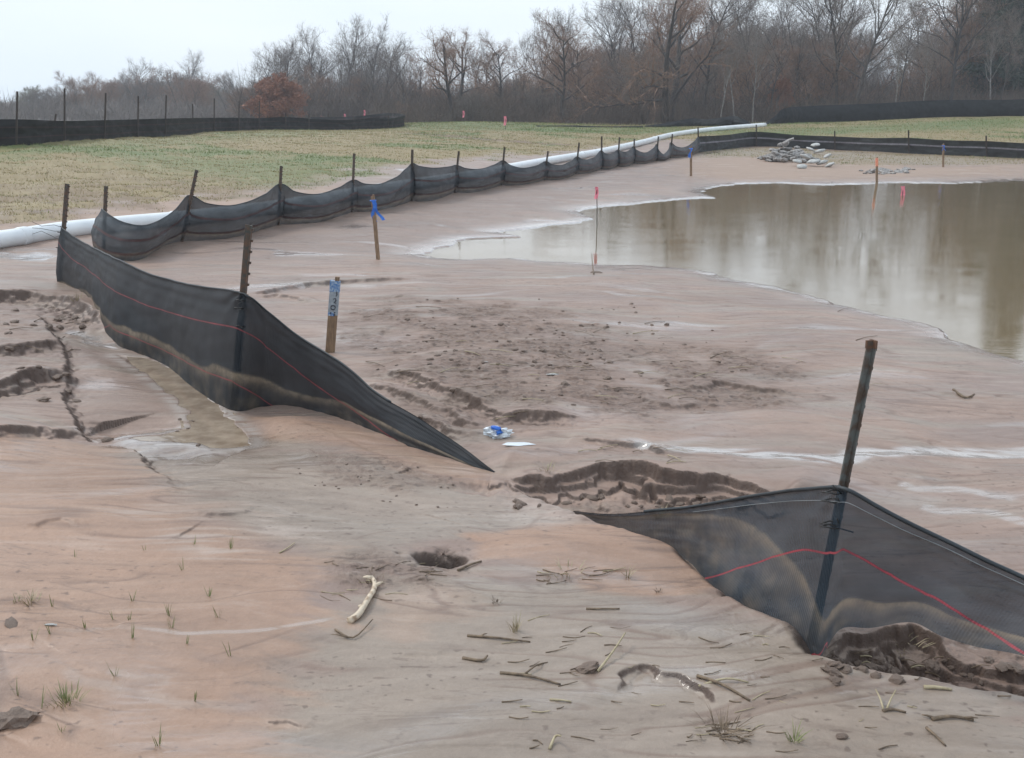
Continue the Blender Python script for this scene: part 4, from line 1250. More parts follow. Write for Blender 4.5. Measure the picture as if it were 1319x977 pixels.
# ------------------------------------------------------------------ clods, stalks, straw
def clod(px, py, s, label="small dark mud clod lying on the wet flat", group="mud clods scattered over the mud", flat=1.0, mesh=None):
    g = gph(px, py)
    return put_rock(mesh or rs.choice(CLODS), "mud_clod", g[0], g[1], g[2] + s * .02, s, label, "mud clod", group, flat)
for i in range(150):
    while True:
        px = rs.gauss(700, 120); py = rs.gauss(455, 32)
        if 450 < px < 1010 and 385 < py < 540: break
    clod(px, py, rs.uniform(.010, .032) if i % 6 else rs.uniform(.032, .05))
for i in range(36):
    px = rs.uniform(380, 600); py = 575 + (px - 380) * .22 + rs.uniform(-8, 50); clod(px, py, rs.uniform(.005, .014))
for i in range(22): clod(rs.uniform(640, 960), rs.uniform(640, 655), rs.uniform(.02, .05), "lump of earth fallen at the foot of the cut bank", "lumps below the cut bank")
for i in range(30): clod(rs.uniform(1070, 1315), 0 + rs.uniform(850, 880), rs.uniform(.015, .05), "lump of earth in the scour under the right fence", "lumps under the right fence")
for i in range(26): clod(rs.uniform(0, 110), rs.uniform(390, 520), rs.uniform(.02, .07), "lump of earth on the broken ledges at left", "lumps on the left ledges")
for i in range(20): clod(rs.uniform(225, 320), rs.uniform(540, 575), rs.uniform(.01, .03), "bit of debris washed against the near fence corner", "debris at the fence corner")
clod(140, 568, .05, "single dark stone beside the frothy puddle left of the near fence", None)
clod(17, 930, .085, "big dark mud lump in the lower left corner", None, 1.1, CLODS[0])
clod(3, 928, .05, "smaller dark lump touching the big one in the lower left corner", None)
clod(15, 805, .05, "flat dark clod at the left edge above the grass tufts", None, .5)
clod(768, 352, .10, "dark lump near the pond's near shoreline", None, .5)
clod(1083, 950, .03, "small dark lump at the bottom right of the broken crust", None)

def stalk(pts, r, mat, label, group=None, name="dead_stalk", cat="stalk", extra=()):
    """pts: list of (px, py, lift)"""
    W = []
    for px, py, lf in pts:
        g = gph(px, py); W.append(np.array([g[0], g[1], g[2] + r * .6 + lf]))
    o0 = W[0].copy()
    m = MB(); n = len(W)
    P = catmull(np.array(W), max(4, n * 3)) - o0
    rr_ = [r * (1 - .45 * i / (len(P) - 1)) for i in range(len(P))]
    m.tube(list(P), rr_, 6)
    for e in extra:
        a = P[int(e[0] * (len(P) - 1))]; m.tube([a, a + np.array(e[1]) * .6 + np.array([0, 0, .002]), a + np.array(e[1])], [r * .7, r * .5, r * .2], 5)
    ob = m.build(name, mat, None, True); ob.location = tuple(o0)
    return tag(ob, label, cat, group)
stalk([(602, 820, 0), (640, 824, .003), (683, 828, 0)], .0042, mTwig, "long thin brown stalk lying level below the grass tuft in the middle foreground", extra=((.3, (.02, .01, .004)),))
stalk([(644, 868, 0), (680, 873, .003), (722, 883, 0)], .0045, mTwig, "long brown stalk crossed by a shorter twig near the bottom centre")
stalk([(677, 871, .006), (690, 862, .008), (700, 855, 0)], .003, mTwig, "short twig crossing the long brown stalk near the bottom centre")
stalk([(596, 849, 0), (620, 853, .002), (628, 848, .005)], .005, mTwig, "short bent stalk just below the long level stalk")
stalk([(755, 785, 0), (775, 786, .002), (798, 785, 0)], .0035, mTwig, "straight short stalk lying on the right of the orange fan")
stalk([(770, 866, 0), (790, 848, .02), (805, 829, .03)], .0042, mStraw, "pale stalk tilted up beside the grey shell of mud")
stalk([(1190, 887, 0), (1205, 888, .002), (1226, 890, 0)], .006, mStraw, "thick pale straw piece lying alone below the right fence")
stalk([(1137, 917, 0), (1150, 916, .002), (1167, 919, 0)], .0045, mTwig, "dark stalk at the foot of the V-shaped straws")
stalk([(1138, 915, 0), (1133, 906, .012), (1127, 898, .02)], .003, mStraw, "left pale straw of the V at lower right")
stalk([(1142, 915, 0), (1147, 907, .012), (1153, 899, .02)], .003, mStraw, "right pale straw of the V at lower right")
stalk([(1200, 928, 0), (1225, 926, .003), (1254, 929, 0)], .0055, mTwig, "thick dark stalk lying near the lower right edge", extra=((.2, (-.03, .01, .004)), (.8, (.03, -.01, .006))))
stalk([(1193, 940, .003), (1205, 950, .002), (1218, 962, 0)], .004, mTwig, "dark twig sloping down at the lower right")
stalk([(898, 872, 0), (930, 885, .004), (966, 904, 0)], .005, mTwig, "long stalk sloping through the straw bunch right of the broken crust")
stalk([(900, 885, 0), (935, 878, .006), (964, 880, 0)], .0035, mStraw, "pale stalk lying over the sloping one right of the broken crust")
stalk([(708, 966, 0), (715, 955, .01), (722, 964, .03)], .004, mStraw, "pale stub of stalk at the bottom edge centre")
stalk([(432, 812, 0), (455, 824, .004), (480, 803, .01)], .0035, mTwig, "thin forked twig just below the peeled branch", extra=((.4, (-.05, .01, .004)),))
stalk([(590, 736, 0), (606, 730, .004), (620, 724, 0)], .005, mTwig, "dark twig poking from the right side of the erosion hole")
stalk([(360, 713, 0), (370, 708, .003), (380, 701, .004)], .003, mStraw, "pale twig lying on the grey patch left of the erosion hole")
stalk([(765, 354, .0), (763, 348, .05), (762, 341, .11)], .006, mTwig, "small dark twig sticking up at the near shoreline of the pond")
stalk([(708, 902, 0), (725, 904, .002), (736, 905, 0)], .003, mStraw, "short pale straw lying on the small dark bunch in the lower middle")
stalk([(1228, 503, .0), (1243, 514, .003), (1255, 509, 0)], .008, mTwig, "dark twig on the ledge right of the tall steel post")
# peeled branch
stalk([(450, 803, 0), (462, 796, .004), (474, 778, .008), (481, 766, .006), (483, 756, .006), (479, 750, .01)], .0115, mDrift, "pale peeled branch, bent, lying left of centre in the foreground", name="peeled_branch", cat="branch",
      extra=((.75, (.025, .02, .006)), (.95, (-.03, .0, .004)), (.3, (-.015, .0, .004))))
# mud shell lump
clod(757, 861, .07, "pale grey shell-like lump with a stalk against it", None, .7, CLODS[1])
# random short stalks
for i in range(150):
    if i < 60: px, py = rs.uniform(640, 1000), rs.uniform(800, 970)
    elif i < 80: px, py = rs.uniform(690, 780), 745 + rs.uniform(-12, 8)
    elif i < 105: px, py = rs.gauss(930, 25), rs.gauss(945, 9)
    elif i < 125: px, py = rs.uniform(900, 1319), rs.uniform(830, 972)
    else: px, py = rs.uniform(410, 560), rs.uniform(725, 775)
    ln = rs.uniform(8, 34); a = rs.gauss(0, .45)
    dx, dy = math.cos(a) * ln, math.sin(a) * ln * .45
    px = min(px, 1285); py = min(py, 968)
    if i % 8 == 7: continue
    stalk([(px, py, 0), (px + dx / 2, py + dy / 2 + rs.uniform(-2, 2), rs.uniform(.000, .002)), (px + dx, py + dy, rs.uniform(0, .006))], rs.uniform(.0008, .0021), mTwig if rs.random() < .8 else mStraw,
          "short bit of dead stalk strewn on the foreground mud", "dead stalk bits strewn on the foreground")
for i in range(100):
    px, py = (rs.gauss(720, 130), rs.gauss(465, 42)) if i < 30 or i >= 60 else ((rs.uniform(740, 870), rs.uniform(577, 602)) if i < 40 else ((rs.uniform(1080, 1290), rs.uniform(840, 876)) if i < 50 else (rs.uniform(0, 90), rs.uniform(395, 500))))
    a = rs.gauss(0, .4); ln = rs.uniform(10, 35)
    stalk([(px, py, .002), (px + ln / 2 * math.cos(a), py + ln * .2 * math.sin(a), .008), (px + ln * math.cos(a), py + ln * .4 * math.sin(a), .002)], rs.uniform(.0012, .003), mTwig if rs.random() < .7 else mStraw,
          "washed-up stalk lying on the broken ground around the fences", "washed-up stalks on the broken ground")

# grass tufts on the mud
def tuft(px, py, n, h, label, mats=(mStraw,), spread=.02, group=None, lean=.3):
    g = gph(px, py); r_ = random.Random(int(px * 7 + py)); V = []; F = []
    for i in range(n):
        a = r_.uniform(0, 6.28); l = r_.uniform(.5, 1) * h; b0 = np.array([math.cos(a), math.sin(a), 0]) * r_.uniform(0, spread)
        dv = np.array([math.cos(a) * lean * r_.uniform(.2, 1.4), math.sin(a) * lean * r_.uniform(.2, 1.4), 1])
        s = np.array([-math.sin(a + .5), math.cos(a + .5), 0]) * .0013
        p = [b0, b0 + dv * l * .5, b0 + dv * l + np.array([0, 0, -lean * l * .25])]
        k = len(V); V += [p[0] - s, p[0] + s, p[1] - s * .8, p[1] + s * .8, p[2]]; F += [(k, k + 1, k + 3, k + 2), (k + 2, k + 3, k + 4)]
    m = MB(); m.add(V, F); o = m.build("grass_tuft", mats[0]); o.location = tuple(g)
    return tag(o, label, "grass tuft", group)
mGreen = simple_mat("sprout_green", (.16, .19, .07), (.26, .25, .11), 30, .7, 0)
tuft(665, 812, 26, .055, "small dry grass tuft standing alone in the centre foreground", spread=.02, lean=.5)
tuft(640, 776, 16, .02, "tiny flattened tuft below the orange fan", (mTwig,), .02, None, .9)
tuft(808, 743, 14, .05, "sprig of dry grass on the orange fan", spread=.012, lean=.8)
tuft(848, 763, 10, .02, "tiny sprout at the right of the orange fan", (mTwig,), .01, None, .8)
tuft(1022, 955, 20, .05, "spiky grass tuft near the bottom right", (mGreen,), .015, None, .8)
tuft(85, 905, 60, .05, "yellow-green grass clump in the lower left foreground", (mGreen,), .05, None, .7)
tuft(40, 775, 40, .035, "dry grass clump at the left edge of the orange slope", (mStraw,), .04, None, .8)
tuft(480, 745, 30, .035, "low dry tuft above the peeled branch", (mTwig,), .05, None, .9)
tuft(730, 738, 30, .035, "matted dry grass above the grey mud left of the orange fan's tip", (mStraw,), .07, None, 1.2)
tuft(850, 668, 34, .06, "dry straw bunch resting on the torn start of the right fence", (mStraw,), .03, None, 1.0)
tuft(705, 607, 24, .05, "pale dry straw bunch on the lip of the cut bank", (mStraw,), .05, None, 1.4)
tuft(100, 388, 34, .09, "dry grass hanging by the left end of the near fence", (mStraw,), .06, None, .6)
tuft(930, 945, 60, .05, "matted bunch of dark straw at the bottom right", (mTwig,), .06, None, 1.5)
tuft(1165, 830, 34, .05, "dry grass caught in the scour beneath the right fence", (mStraw,), .09, None, 1.3)
tuft(960, 776, 40, .04, "rooty fringe at the foot of the right fence's left side", (mTwig,), .09, None, 1.3)
tuft(572, 714, 90, .022, "dark roots hanging in the erosion hole", (mClod,), .05, None, 2.2)
for i in range(26):
    tuft(rs.uniform(0, 300), rs.uniform(700, 965), rs.randint(2, 6), rs.uniform(.03, .07), "thin green sprout on the orange foreground slope", (mGreen,), .008, "green sprouts on the orange slope", .35)

# litter
def crumple(px, py, s, mat, label, name, cat, flat=.5, seed=1, parts=None):
    g = gph(px, py); me = rock_mesh(name, seed, mat, flat, 3)
    rs2 = np.random.RandomState(seed)
    for v in me.vertices:
        k = 1 + .35 * float(rs2.rand() - .5) + .3 * math.sin(v.co.x * 23 + seed) * math.cos(v.co.y * 19)
        v.co = v.co * k
    root = empty(name, g, label, cat)
    o = link("wrapping", me, root); o.scale = (s, s * .6, s); o.location = (0, 0, s * .14)
    return root
lt = crumple(640, 563, .12, mLitter, "crumpled clear plastic litter with a blue patch lying in the gully behind the near fence", "plastic_litter", "litter", .55, 4)
m = MB(); m.tube([(-.02, -.012, .05), (-.015, -.03, .055), (.015, -.036, .05), (.025, -.03, .035), (.0, -.038, .03)], .010, 7); m.build("blue_label", mRibB, lt, True)
g = gph(668, 572); o = link("plastic_sheet", rock_mesh("plastic_sheet", 8, mLitter, .1)); o.location = g; o.scale = (.15, .06, .05); tag(o, "flat clear plastic scrap lying right of the litter with the blue patch", "litter")
for px, py, s, lb in ((712, 484, .07, "curled white scrap lying on the debris patch in the middle"), (626, 467, .03, "tiny white speck of litter left of the curled scrap"), (66, 806, .035, "thin white sliver on the orange slope at left")):
    g = gph(px, py); o = link("paper_scrap", rock_mesh("paper_scrap", int(px), mRockPale, .3)); o.location = (g[0], g[1], g[2] + s * .1); o.scale = (s, s * .35, s * .5); tag(o, lb, "litter")

# ------------------------------------------------------------------ field grass (uncountable)
def scatter_grass():
    n = 420000
    rs = np.random.RandomState(3)
    t = rs.uniform(-28, 28, n) * D2R; r = 11 * (62 / 11.) ** (rs.rand(n) ** .75)
    x = np.sin(t) * r; y = np.cos(t) * r
    gm = grass_mask(x, y)
    P = gpl([(905, 192), (1000, 190), (1319, 203), (1500, 214), (1319, 212), (1080, 213), (960, 203), (900, 203)])
    thin = sstep(-.3, .5, poly_sd(P, x, y)) * .5
    keep = rs.rand(n) < np.maximum(gm * (.45 + .55 * sstep(-.3, .2, fbm(x * .8, y * .8, 3, 61))) * (1 - .6 * (1 - sstep(12, 22, r)) * sstep(-.3, .2, fbm(x * .8, y * .8, 4, 52))), thin)
    x, y, r = x[keep], y[keep], r[keep]; n = len(x)
    ri = np.clip(np.searchsorted(rr, r) - 1, 0, len(rr) - 2); tj = np.clip(np.searchsorted(th, np.arctan2(x, y)) - 1, 0, len(th) - 2)
    z = HG[ri, tj]
    fs = fbm(x * .22, y * .22, 4, 50); ff = fbm(x * 1.1, y * 1.1, 5, 51)
    gr = sstep(.02, .42, fs + ff * .45)
    crest = sstep(40, 55, r) * .6
    isg = rs.rand(n) < np.maximum(.12 + .75 * gr, crest) 
    h = rs.uniform(.012, .042, n) * (1 + .6 * isg * gr) * (1 + sstep(30, 55, r) * .6)
    a = rs.uniform(0, 6.28, n); w = .002 + r * .00022
    s = np.stack([np.cos(a) * w, np.sin(a) * w, 0 * a], 1); L = np.stack([rs.normal(0, .5, n) * h, rs.normal(0, .5, n) * h, h], 1)
    b0 = np.stack([x, y, z - .005], 1)
    V = np.stack([b0 - s, b0 + s, b0 + L], 1).reshape(-1, 3)
    c = np.where(isg[:, None], np.array([.155, .205, .058]), np.array([.33, .265, .13])) * rs.uniform(.7, 1.25, (n, 1))
    C = np.repeat(c, 3, 0)
    me = mesh_np("grass", V, np.arange(len(V)).reshape(-1, 3), mGr, False, None, {'tone': C})
    tag(link("grass", me), "thin straw coloured and green grass over the field", "grass", kind='stuff')
scatter_grass()

# ------------------------------------------------------------------ trees
def grow(seed, H=10., trunk_r=.16, limbs=11, spread=1.0, up=.35, droop=0.0, first=.25, fork=1, subs=(7, 6, 7), lean=0.0, twl=.55, wig=.18):
    rs = random.Random(seed); thick = []; fine = []; twigs = []
    def rv(): return Vector((rs.gauss(0, 1), rs.gauss(0, 1), rs.gauss(0, 1)))
    def branch(p, d, L, r, lev):
        n = (7, 5, 4, 3, 2)[lev]; pts = [p.copy()]; ds = []
        for i in range(n):
            d = (d + rv() * wig * (1 if lev else .35) + Vector((0, 0, up * (.35 if lev else .1) / n * 2)) - Vector((0, 0, droop * lev * .12))).normalized()
            p = p + d * (L / n); pts.append(p.copy()); ds.append(d.copy())
        for i in range(n):
            r0 = r * (1 - .75 * i / n) ; r1 = r * (1 - .75 * (i + 1) / n)
            sg = (tuple(pts[i]), tuple(pts[i + 1]), r0, r1)
            if lev <= 1: thick.append(sg)
            elif lev <= 2: fine.append(sg)
            else: twigs.append((*pts[i], *pts[i + 1], .010 if lev > 3 else .016))
        if lev >= 4: return
        nc = limbs if lev == 0 else subs[lev - 1]
        for c in range(nc):
            f = first + (1 - first) * ((c + rs.random()) / nc) if lev == 0 else .2 + .8 * (c + rs.random()) / nc
            i = min(int(f * n), n - 1); q = pts[i].lerp(pts[i + 1], f * n - i)
            perp = ds[i].cross(rv()).normalized()
            ang = (.75 * spread * (1 - .35 * f) + .15) if lev == 0 else rs.uniform(.4, .95)
            nd = (ds[i] * math.cos(ang) + perp * math.sin(ang)).normalized()
            ln = (L * (.62 - .34 * f) * (.8 + .4 * rs.random()) * (.7 + .3 * spread)) if lev == 0 else L * (.62 - .22 * f) * rs.uniform(.7, 1.15)
            if lev == 3: ln = twl * rs.uniform(.5, 1.2)
            branch(q, nd, ln, r * (.52 - .25 * f) if lev == 0 else r * .42, lev + 1)
    for k in range(fork):
        d0 = Vector((rs.uniform(-1, 1) * lean, rs.uniform(-1, 1) * lean, 1)).normalized()
        branch(Vector((rs.uniform(-.15, .15) * (fork > 1), rs.uniform(-.15, .15) * (fork > 1), -.2)), d0, H * (1 if k == 0 else .9) * .86, trunk_r, 0)
    return thick, fine, twigs

def tree_protos(defs):
    out = {}
    for name, (kw, bark, tw, wsc) in defs.items():
        thick, fine, tws = grow(**kw)
        t = prism_mesh(name + "_trunk", [tuple(map(np.array, s[:2])) + s[2:] for s in thick], bark, 6)
        rs_ = np.random.RandomState(1)
        T = np.array(tws); V1, F1 = ribbons(T[:, :6], T[:, 6] * wsc * 1.6, rs_)
        Fi = np.array([np.concatenate([s[0], s[1], [s[2] + s[3]]]) for s in fine])
        V2, F2 = ribbons(np.hstack([Fi[:, :3], Fi[:, 3:6]]), Fi[:, 6] * 1.5 + .006, rs_)
        V3, F3 = ribbons(np.hstack([Fi[:, 3:6], Fi[:, :3]]), Fi[:, 6] * 1.4 + .006, rs_)
        c = mesh_np(name + "_crown", np.vstack([V1, V2, V3]), np.vstack([F1, F2 + len(V1), F3 + len(V1) + len(V2)]), tw)
        zmax = max(max(v[2] for v in T[:, 3:6]), .1)
        out[name] = (t, c, float(zmax))
    return out
PT = tree_protos({
    'tall': (dict(seed=2, H=12, trunk_r=.16, limbs=15, spread=.75, up=.55, first=.30, subs=(8, 6, 6)), mBark, mTwGrey, 1.),
    'tall2': (dict(seed=5, H=12, trunk_r=.15, limbs=14, spread=.9, up=.45, first=.28, subs=(8, 6, 6)), mBarkD, mTwDark, 1.),
    'slim': (dict(seed=9, H=11, trunk_r=.10, limbs=14, spread=.55, up=.65, first=.35, subs=(6, 6, 6)), mBark, mTwGrey, 1.),
    'multi': (dict(seed=12, H=10, trunk_r=.12, limbs=8, spread=.9, up=.5, first=.2, fork=3, lean=.45, subs=(6, 6, 6)), mBarkD, mTwGrey, 1.),
    'willow': (dict(seed=17, H=9, trunk_r=.20, limbs=14, spread=1.35, up=.25, droop=.15, first=.18, subs=(8, 7, 6), twl=.7, wig=.26), mBarkD, mTwRed, 1.),
    'willow2': (dict(seed=23, H=9, trunk_r=.22, limbs=8, spread=1.3, up=.3, droop=.1, first=.15, fork=2, lean=.5, subs=(8, 7, 6), twl=.7, wig=.26), mBarkD, mTwRed, 1.),
    'scrub': (dict(seed=29, H=6, trunk_r=.07, limbs=8, spread=1.1, up=.45, first=.08, fork=4, lean=.7, subs=(6, 5, 5), twl=.5), mBark, mTwRed, 1.2),
    'scrub2': (dict(seed=31, H=6, trunk_r=.07, limbs=9, spread=1.1, up=.45, first=.08, fork=4, lean=.6, subs=(6, 5, 5), twl=.5), mBark, mTwGrey, 1.2),
    'olive': (dict(seed=37, H=6, trunk_r=.09, limbs=10, spread=1.1, up=.4, first=.12, fork=3, lean=.5, subs=(6, 5, 6), twl=.5), mBark, mTwPale, 1.6),
    'birch': (dict(seed=41, H=9, trunk_r=.075, limbs=12, spread=.6, up=.5, first=.4, subs=(5, 5, 5)), mBirch, mTwGrey, 1.),
})
# leafy rust tree and rust shrub
def leafy(name, seed, H, R, nleaf, mat, leaf=.09, base=.12):
    rs = np.random.RandomState(seed)
    thick, fine, tws = grow(seed, H=H, trunk_r=.09, limbs=12, spread=1.1, up=.4, first=.12, fork=2, lean=.3, subs=(6, 4, 3))
    t = prism_mesh(name + "_trunk", [tuple(map(np.array, s[:2])) + s[2:] for s in thick + fine], mBarkD, 4)
    u = rs.normal(size=(nleaf, 3)); u /= np.linalg.norm(u, axis=1)[:, None]; rad = rs.rand(nleaf) ** .4
    nn = 140; cc = rs.normal(size=(nn, 3)); cc /= np.linalg.norm(cc, axis=1)[:, None]; cc *= (rs.rand(nn) ** .45)[:, None]
    k = rs.randint(0, nn, nleaf); p = cc[k] + u * rad[:, None] * .20
    hz = (p[:, 2] + 1) / 2
    p[:, 0] *= R * (1.12 - .62 * hz); p[:, 1] *= R * (1.12 - .62 * hz); p[:, 2] = H * base + (p[:, 2] + 1) / 2 * H * (1 - base)
    a = rs.normal(size=(nleaf, 3)) * leaf; b_ = rs.normal(size=(nleaf, 3)) * leaf
    V = np.stack([p, p + a, p + b_], 1).reshape(-1, 3)
    c = mesh_np(name + "_crown", V, np.arange(len(V)).reshape(-1, 3), mat)
    return t, c, H
PT['rust'] = leafy('rust', 51, 3.6, 2.2, 15000, mLeafR, .075)
def pine(seed, H):
    rs = random.Random(seed); segs = []; V = []
    nps = np.random.RandomState(seed)
    for i in range(8): segs.append((np.array([0, 0, H * i / 8]), np.array([0, 0, H * (i + 1) / 8]), .2 * (1 - i / 8.5), .2 * (1 - (i + 1) / 8.5)))
    z = H * .12
    while z < H * .97:
        L = 2.9 * (1 - z / H) ** .75 * rs.uniform(.7, 1.15) + .25
        for k in range(rs.randint(4, 6)):
            a = rs.uniform(0, 6.28); tip = np.array([math.cos(a) * L, math.sin(a) * L, z + L * .12]); segs.append((np.array([0, 0, z]), tip, .035, .008))
            for q in range(int(12 * L) + 3):
                f = rs.uniform(.3, 1.05); c0 = np.array([0, 0, z]) * (1 - f) + tip * f + nps.normal(size=3) * np.array([.16, .16, .10])
                m_ = 13; d = nps.normal(size=(m_, 3)) * .19; s = nps.normal(size=(m_, 3)) * .030
                V.append(np.stack([c0 + s, c0 - s, c0 + d], 1).reshape(-1, 3))
        z += rs.uniform(.28, .5)
    V = np.vstack(V)
    return prism_mesh("pine_trunk", segs, mBarkD, 5), mesh_np("pine_crown", V, np.arange(len(V)).reshape(-1, 3), mNeedle), H
PT['pine'] = pine(61, 12.)

NTREE = [0]
def tree(kind, px, Y, toppx, label, group=None, name=None, rz=None, wide=1.0, hmax=None):
    t, c, zm = PT[kind]
    X = (px - 659.5) / FPX * Y / CP * 1.0
    g = ground(X, Y)
    top = at_depth(px, toppx, Y)[2]
    s = max(.2, (top - g) / zm)
    root = empty(name or {'rust': 'leafy_tree', 'pine': 'pine_tree', 'birch': 'birch_tree', 'scrub': 'bare_shrub', 'scrub2': 'bare_shrub', 'olive': 'budding_shrub'}.get(kind, 'bare_tree'), (X, Y, g), label, "tree" if 'scrub' not in kind else "shrub", group)
    root.rotation_euler = (0, 0, rz if rz is not None else random.uniform(0, 6.28)); root.scale = (s * wide, s * wide, s)
    link("trunk", t, root); link("crown", c, root)
    NTREE[0] += 1
    return root
sky_px = [-200, 0, 40, 75, 125, 160, 200, 250, 290, 330, 345, 375, 400, 440, 480, 510, 530, 560, 590, 625, 650, 690, 740, 775, 820, 900, 1000, 1100, 1130, 1160, 1200, 1319, 1600]
sky_py = [110, 112, 122, 104, 92, 86, 76, 68, 78, 90, 62, 48, 36, 24, 16, 28, 58, 38, 28, 44, 30, 12, 2, -15, -30, -45, -60, -45, 60, -40, -75, -95, -60]
def skyt(px): return float(np.interp(px, sky_px, sky_py))
# trees one can tell apart
tree('willow2', 590, 64, 22, "dark forked tree with crooked limbs behind the crest of the field", rz=.4)
tree('willow', 718, 63, 5, "broad tree with reddish twigs leaning left, right of the forked tree", rz=2.0)
tree('willow2', 850, 62, -45, "very broad tree with long low limbs above the far end of the pipe", rz=3.6)
tree('tall', 263, 120, 60, "round-crowned bare tree standing up over the far left woods")
tree('tall2', 205, 125, 72, "bare tree left of the round-crowned tree in the far left woods")
tree('scrub', 130, 105, 88, "reddish loose-crowned tree over the far left fence")
tree('olive', 75, 110, 108, "small tree with pale budding twigs at the far left")
tree('tall', 455, 84, 14, "tallest of the bare trees behind the rust coloured bush", rz=1)
tree('tall', 420, 86, 24, "bare grey tree just left of the tallest behind the rust bush")
tree('tall2', 385, 84, 42, "bare tree directly above the rust coloured bush")
tree('multi', 488, 82, 12, "many-stemmed bare tree at the right end of the raised group behind the rust bush")
tree('rust', 375, 66, 96, "low tree still holding rust brown leaves behind the far left fence", rz=0, wide=1.2)
tree('rust', 984, 64, 98, "thin shrub with orange-brown leaves among the trunks right of the pipe's end", rz=1, wide=.6)
tree('pine', 1238, 70, -50, "dark green pine standing left of the others at the right edge of the woods")
tree('pine', 1285, 66, -175, "dark green pine in the middle of the three at the right edge")
tree('pine', 1330, 71, -70, "dark green pine cut by the right edge of the picture")
tree('slim', 1127, 64, -20, "single thin tree standing in the gap of sky right of centre", rz=1)
tree('tall2', 1188, 61, -100, "dark leaning trunk with a bushy crown beside the sky gap", rz=2)
tree('birch', 1125, 59, 20, "white-barked thin tree below the sky gap")
tree('birch', 1158, 59.5, 40, "white-barked leaning sapling right of the sky gap")
tree('birch', 912, 60, 30, "pale-barked sapling above the low heap of black fabric")
tree('birch', 930, 60.5, 10, "pale-barked tree just right of the first pale sapling")
tree('birch', 952, 60, 20, "pale-barked tree left of the orange-leaved shrub")
tree('tall', 1075, 61, -80, "tall straight grey tree left of the sky gap")
tree('tall2', 1055, 63, -85, "dark straight tree beside the tall grey one")
tree('slim', 1250, 60, 0, "slim pale-brown tree in front of the pines")
# the rest of the wood
r2 = random.Random(99)
def mass(n, x0, x1, Y0, Y1, kinds, label, group, lo, hi, wide=1.0):
    for i in range(n):
        px = x0 + (x1 - x0) * (i + r2.random()) / n; Y = r2.uniform(Y0, Y1)
        st = skyt(px)
        if 1078 < px < 1178 and hi < 100 and lo < 60: tp = 78 + r2.uniform(0, 25)
        else: tp = st + r2.uniform(lo, hi)
        tree(r2.choice(kinds), px, Y, tp, label, group, wide=wide * r2.uniform(.85, 1.2))
gA = "bare trees of the wood behind the field"
mass(34, 520, 1340, 66, 82, ['tall', 'tall2', 'multi', 'slim', 'willow'], "bare grey-brown tree in the wood behind the field", gA, -3, 30)
mass(40, 520, 1350, 82, 105, ['tall', 'tall2', 'multi', 'willow', 'willow2'], "bare grey-brown tree in the wood behind the field", gA, 55, 105, 1.15)
mass(24, 500, 1340, 62, 70, ['scrub', 'scrub2', 'slim', 'birch'], "bare grey-brown tree in the wood behind the field", gA, 70, 120, 1.0)
mass(34, 520, 1350, 95, 125, ['scrub', 'scrub2', 'multi'], "bare grey-brown tree in the wood behind the field", gA, 45, 90, 1.4)
mass(18, 340, 540, 84, 105, ['tall', 'tall2', 'multi', 'slim'], "bare grey tree in the raised group behind the rust bush", "bare trees behind the rust bush", 5, 50, 1.1)
mass(12, 330, 540, 78, 90, ['scrub', 'scrub2'], "bare grey tree in the raised group behind the rust bush", "bare trees behind the rust bush", 40, 90, 1.2)
mass(30, -60, 345, 105, 150, ['tall', 'scrub', 'scrub2', 'multi', 'tall2'], "faded bare tree in the distant left woods", "distant trees at left", 0, 28, 1.2)
mass(34, -60, 345, 120, 170, ['scrub', 'scrub2', 'multi', 'olive'], "faded bare tree in the distant left woods", "distant trees at left", 14, 40, 1.5)

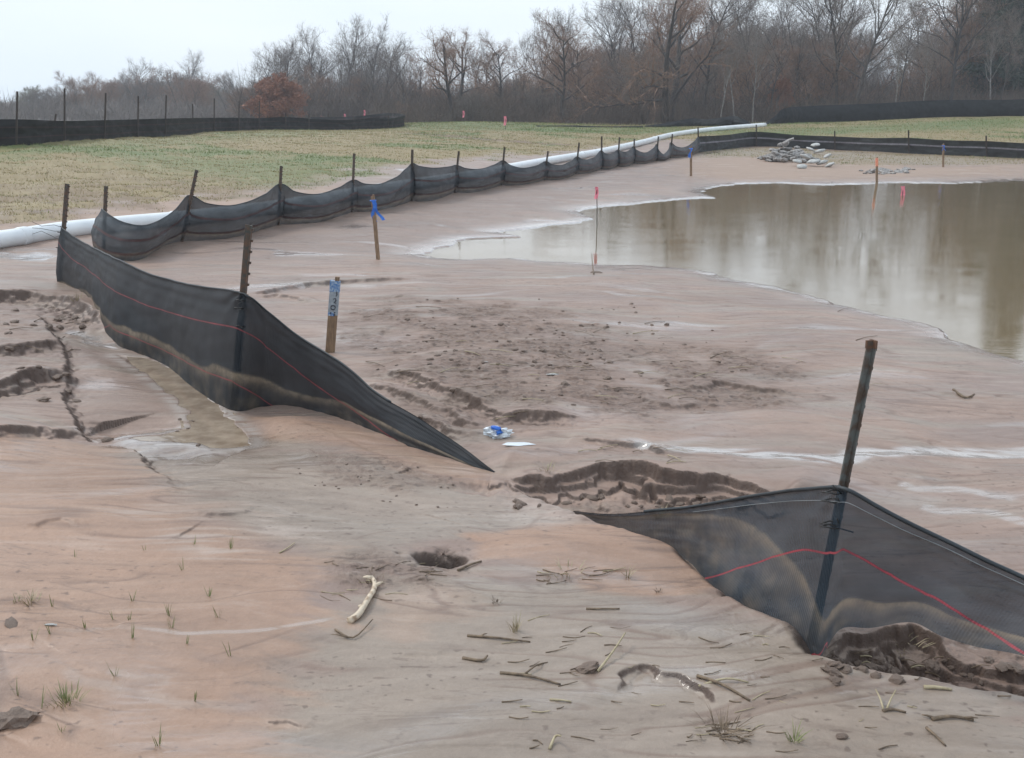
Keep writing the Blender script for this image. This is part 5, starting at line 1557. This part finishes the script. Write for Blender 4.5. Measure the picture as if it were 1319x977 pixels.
# undergrowth nobody could count
def brush(n, x0, x1, Y0, Y1, h0, h1, w, label, mat, seed):
    rs = np.random.RandomState(seed)
    px = rs.uniform(x0, x1, n); Y = rs.uniform(Y0, Y1, n); X = (px - 659.5) / FPX * Y / CP
    r = np.hypot(X, Y); ri = np.clip(np.searchsorted(rr, r) - 1, 0, len(rr) - 2); tj = np.clip(np.searchsorted(th, np.arctan2(X, Y)) - 1, 0, len(th) - 2)
    z = HG[ri, tj]
    cl = .55 + .9 * np.clip(fbm(X * .35, Y * .35, 3, seed) + .5, 0, 1)
    h = rs.uniform(h0, h1, n) * cl
    segs = []; p0 = np.stack([X, Y, z - .1], 1)
    d = np.stack([rs.normal(0, .22, n), rs.normal(0, .22, n), np.ones(n)], 1)
    p1 = p0 + d * h[:, None] * .55
    d2 = d + rs.normal(0, .30, (n, 3)); p2 = p1 + d2 * h[:, None] * .45
    d3 = d + rs.normal(0, .55, (n, 3)); p3 = p1 + d3 * h[:, None] * .40
    d4 = d + rs.normal(0, .8, (n, 3)); p4 = p0 + d * h[:, None] * .3; p5 = p4 + d4 * h[:, None] * .35
    S = np.vstack([np.hstack([p0, p1 + (p1 - p0) * .4]), np.hstack([p1, p2]), np.hstack([p1, p3]), np.hstack([p4, p5])])
    V, F = ribbons(S, w, rs)
    return tag(link("undergrowth", mesh_np("undergrowth", V, F, mat)), label, "undergrowth", kind='stuff')
brush(16000, 490, 1500, 60, 72, .4, 1.7, .022, "bare tangled undergrowth along the near edge of the wood", mBrush, 5)
brush(26000, 330, 1500, 74, 112, .8, 2.9, .045, "dense bare thicket deep in the wood behind the field", mBrush, 6)
brush(14000, -150, 560, 90, 165, .6, 2.0, .06, "bare thicket under the distant left woods", mTwGrey, 7)

# ------------------------------------------------------------------ haze
HAZE = True
if HAZE:
    hb = MB(); hb.box((0, 80, 9.5), (260, 220, 25))
    mH = bpy.data.materials.new("haze_air"); mH.use_nodes = True; nt = mH.node_tree; nt.nodes.clear()
    o = nt.nodes.new('ShaderNodeOutputMaterial'); v = nt.nodes.new('ShaderNodeVolumePrincipled')
    v.inputs['Color'].default_value = (.90, .94, 1, 1); v.inputs['Density'].default_value = .0015; v.inputs['Anisotropy'].default_value = .2
    nt.links.new(v.outputs['Volume'], o.inputs['Volume'])
    tag(hb.build("haze", mH), "thin bluish haze over the whole site", "haze", kind='stuff')
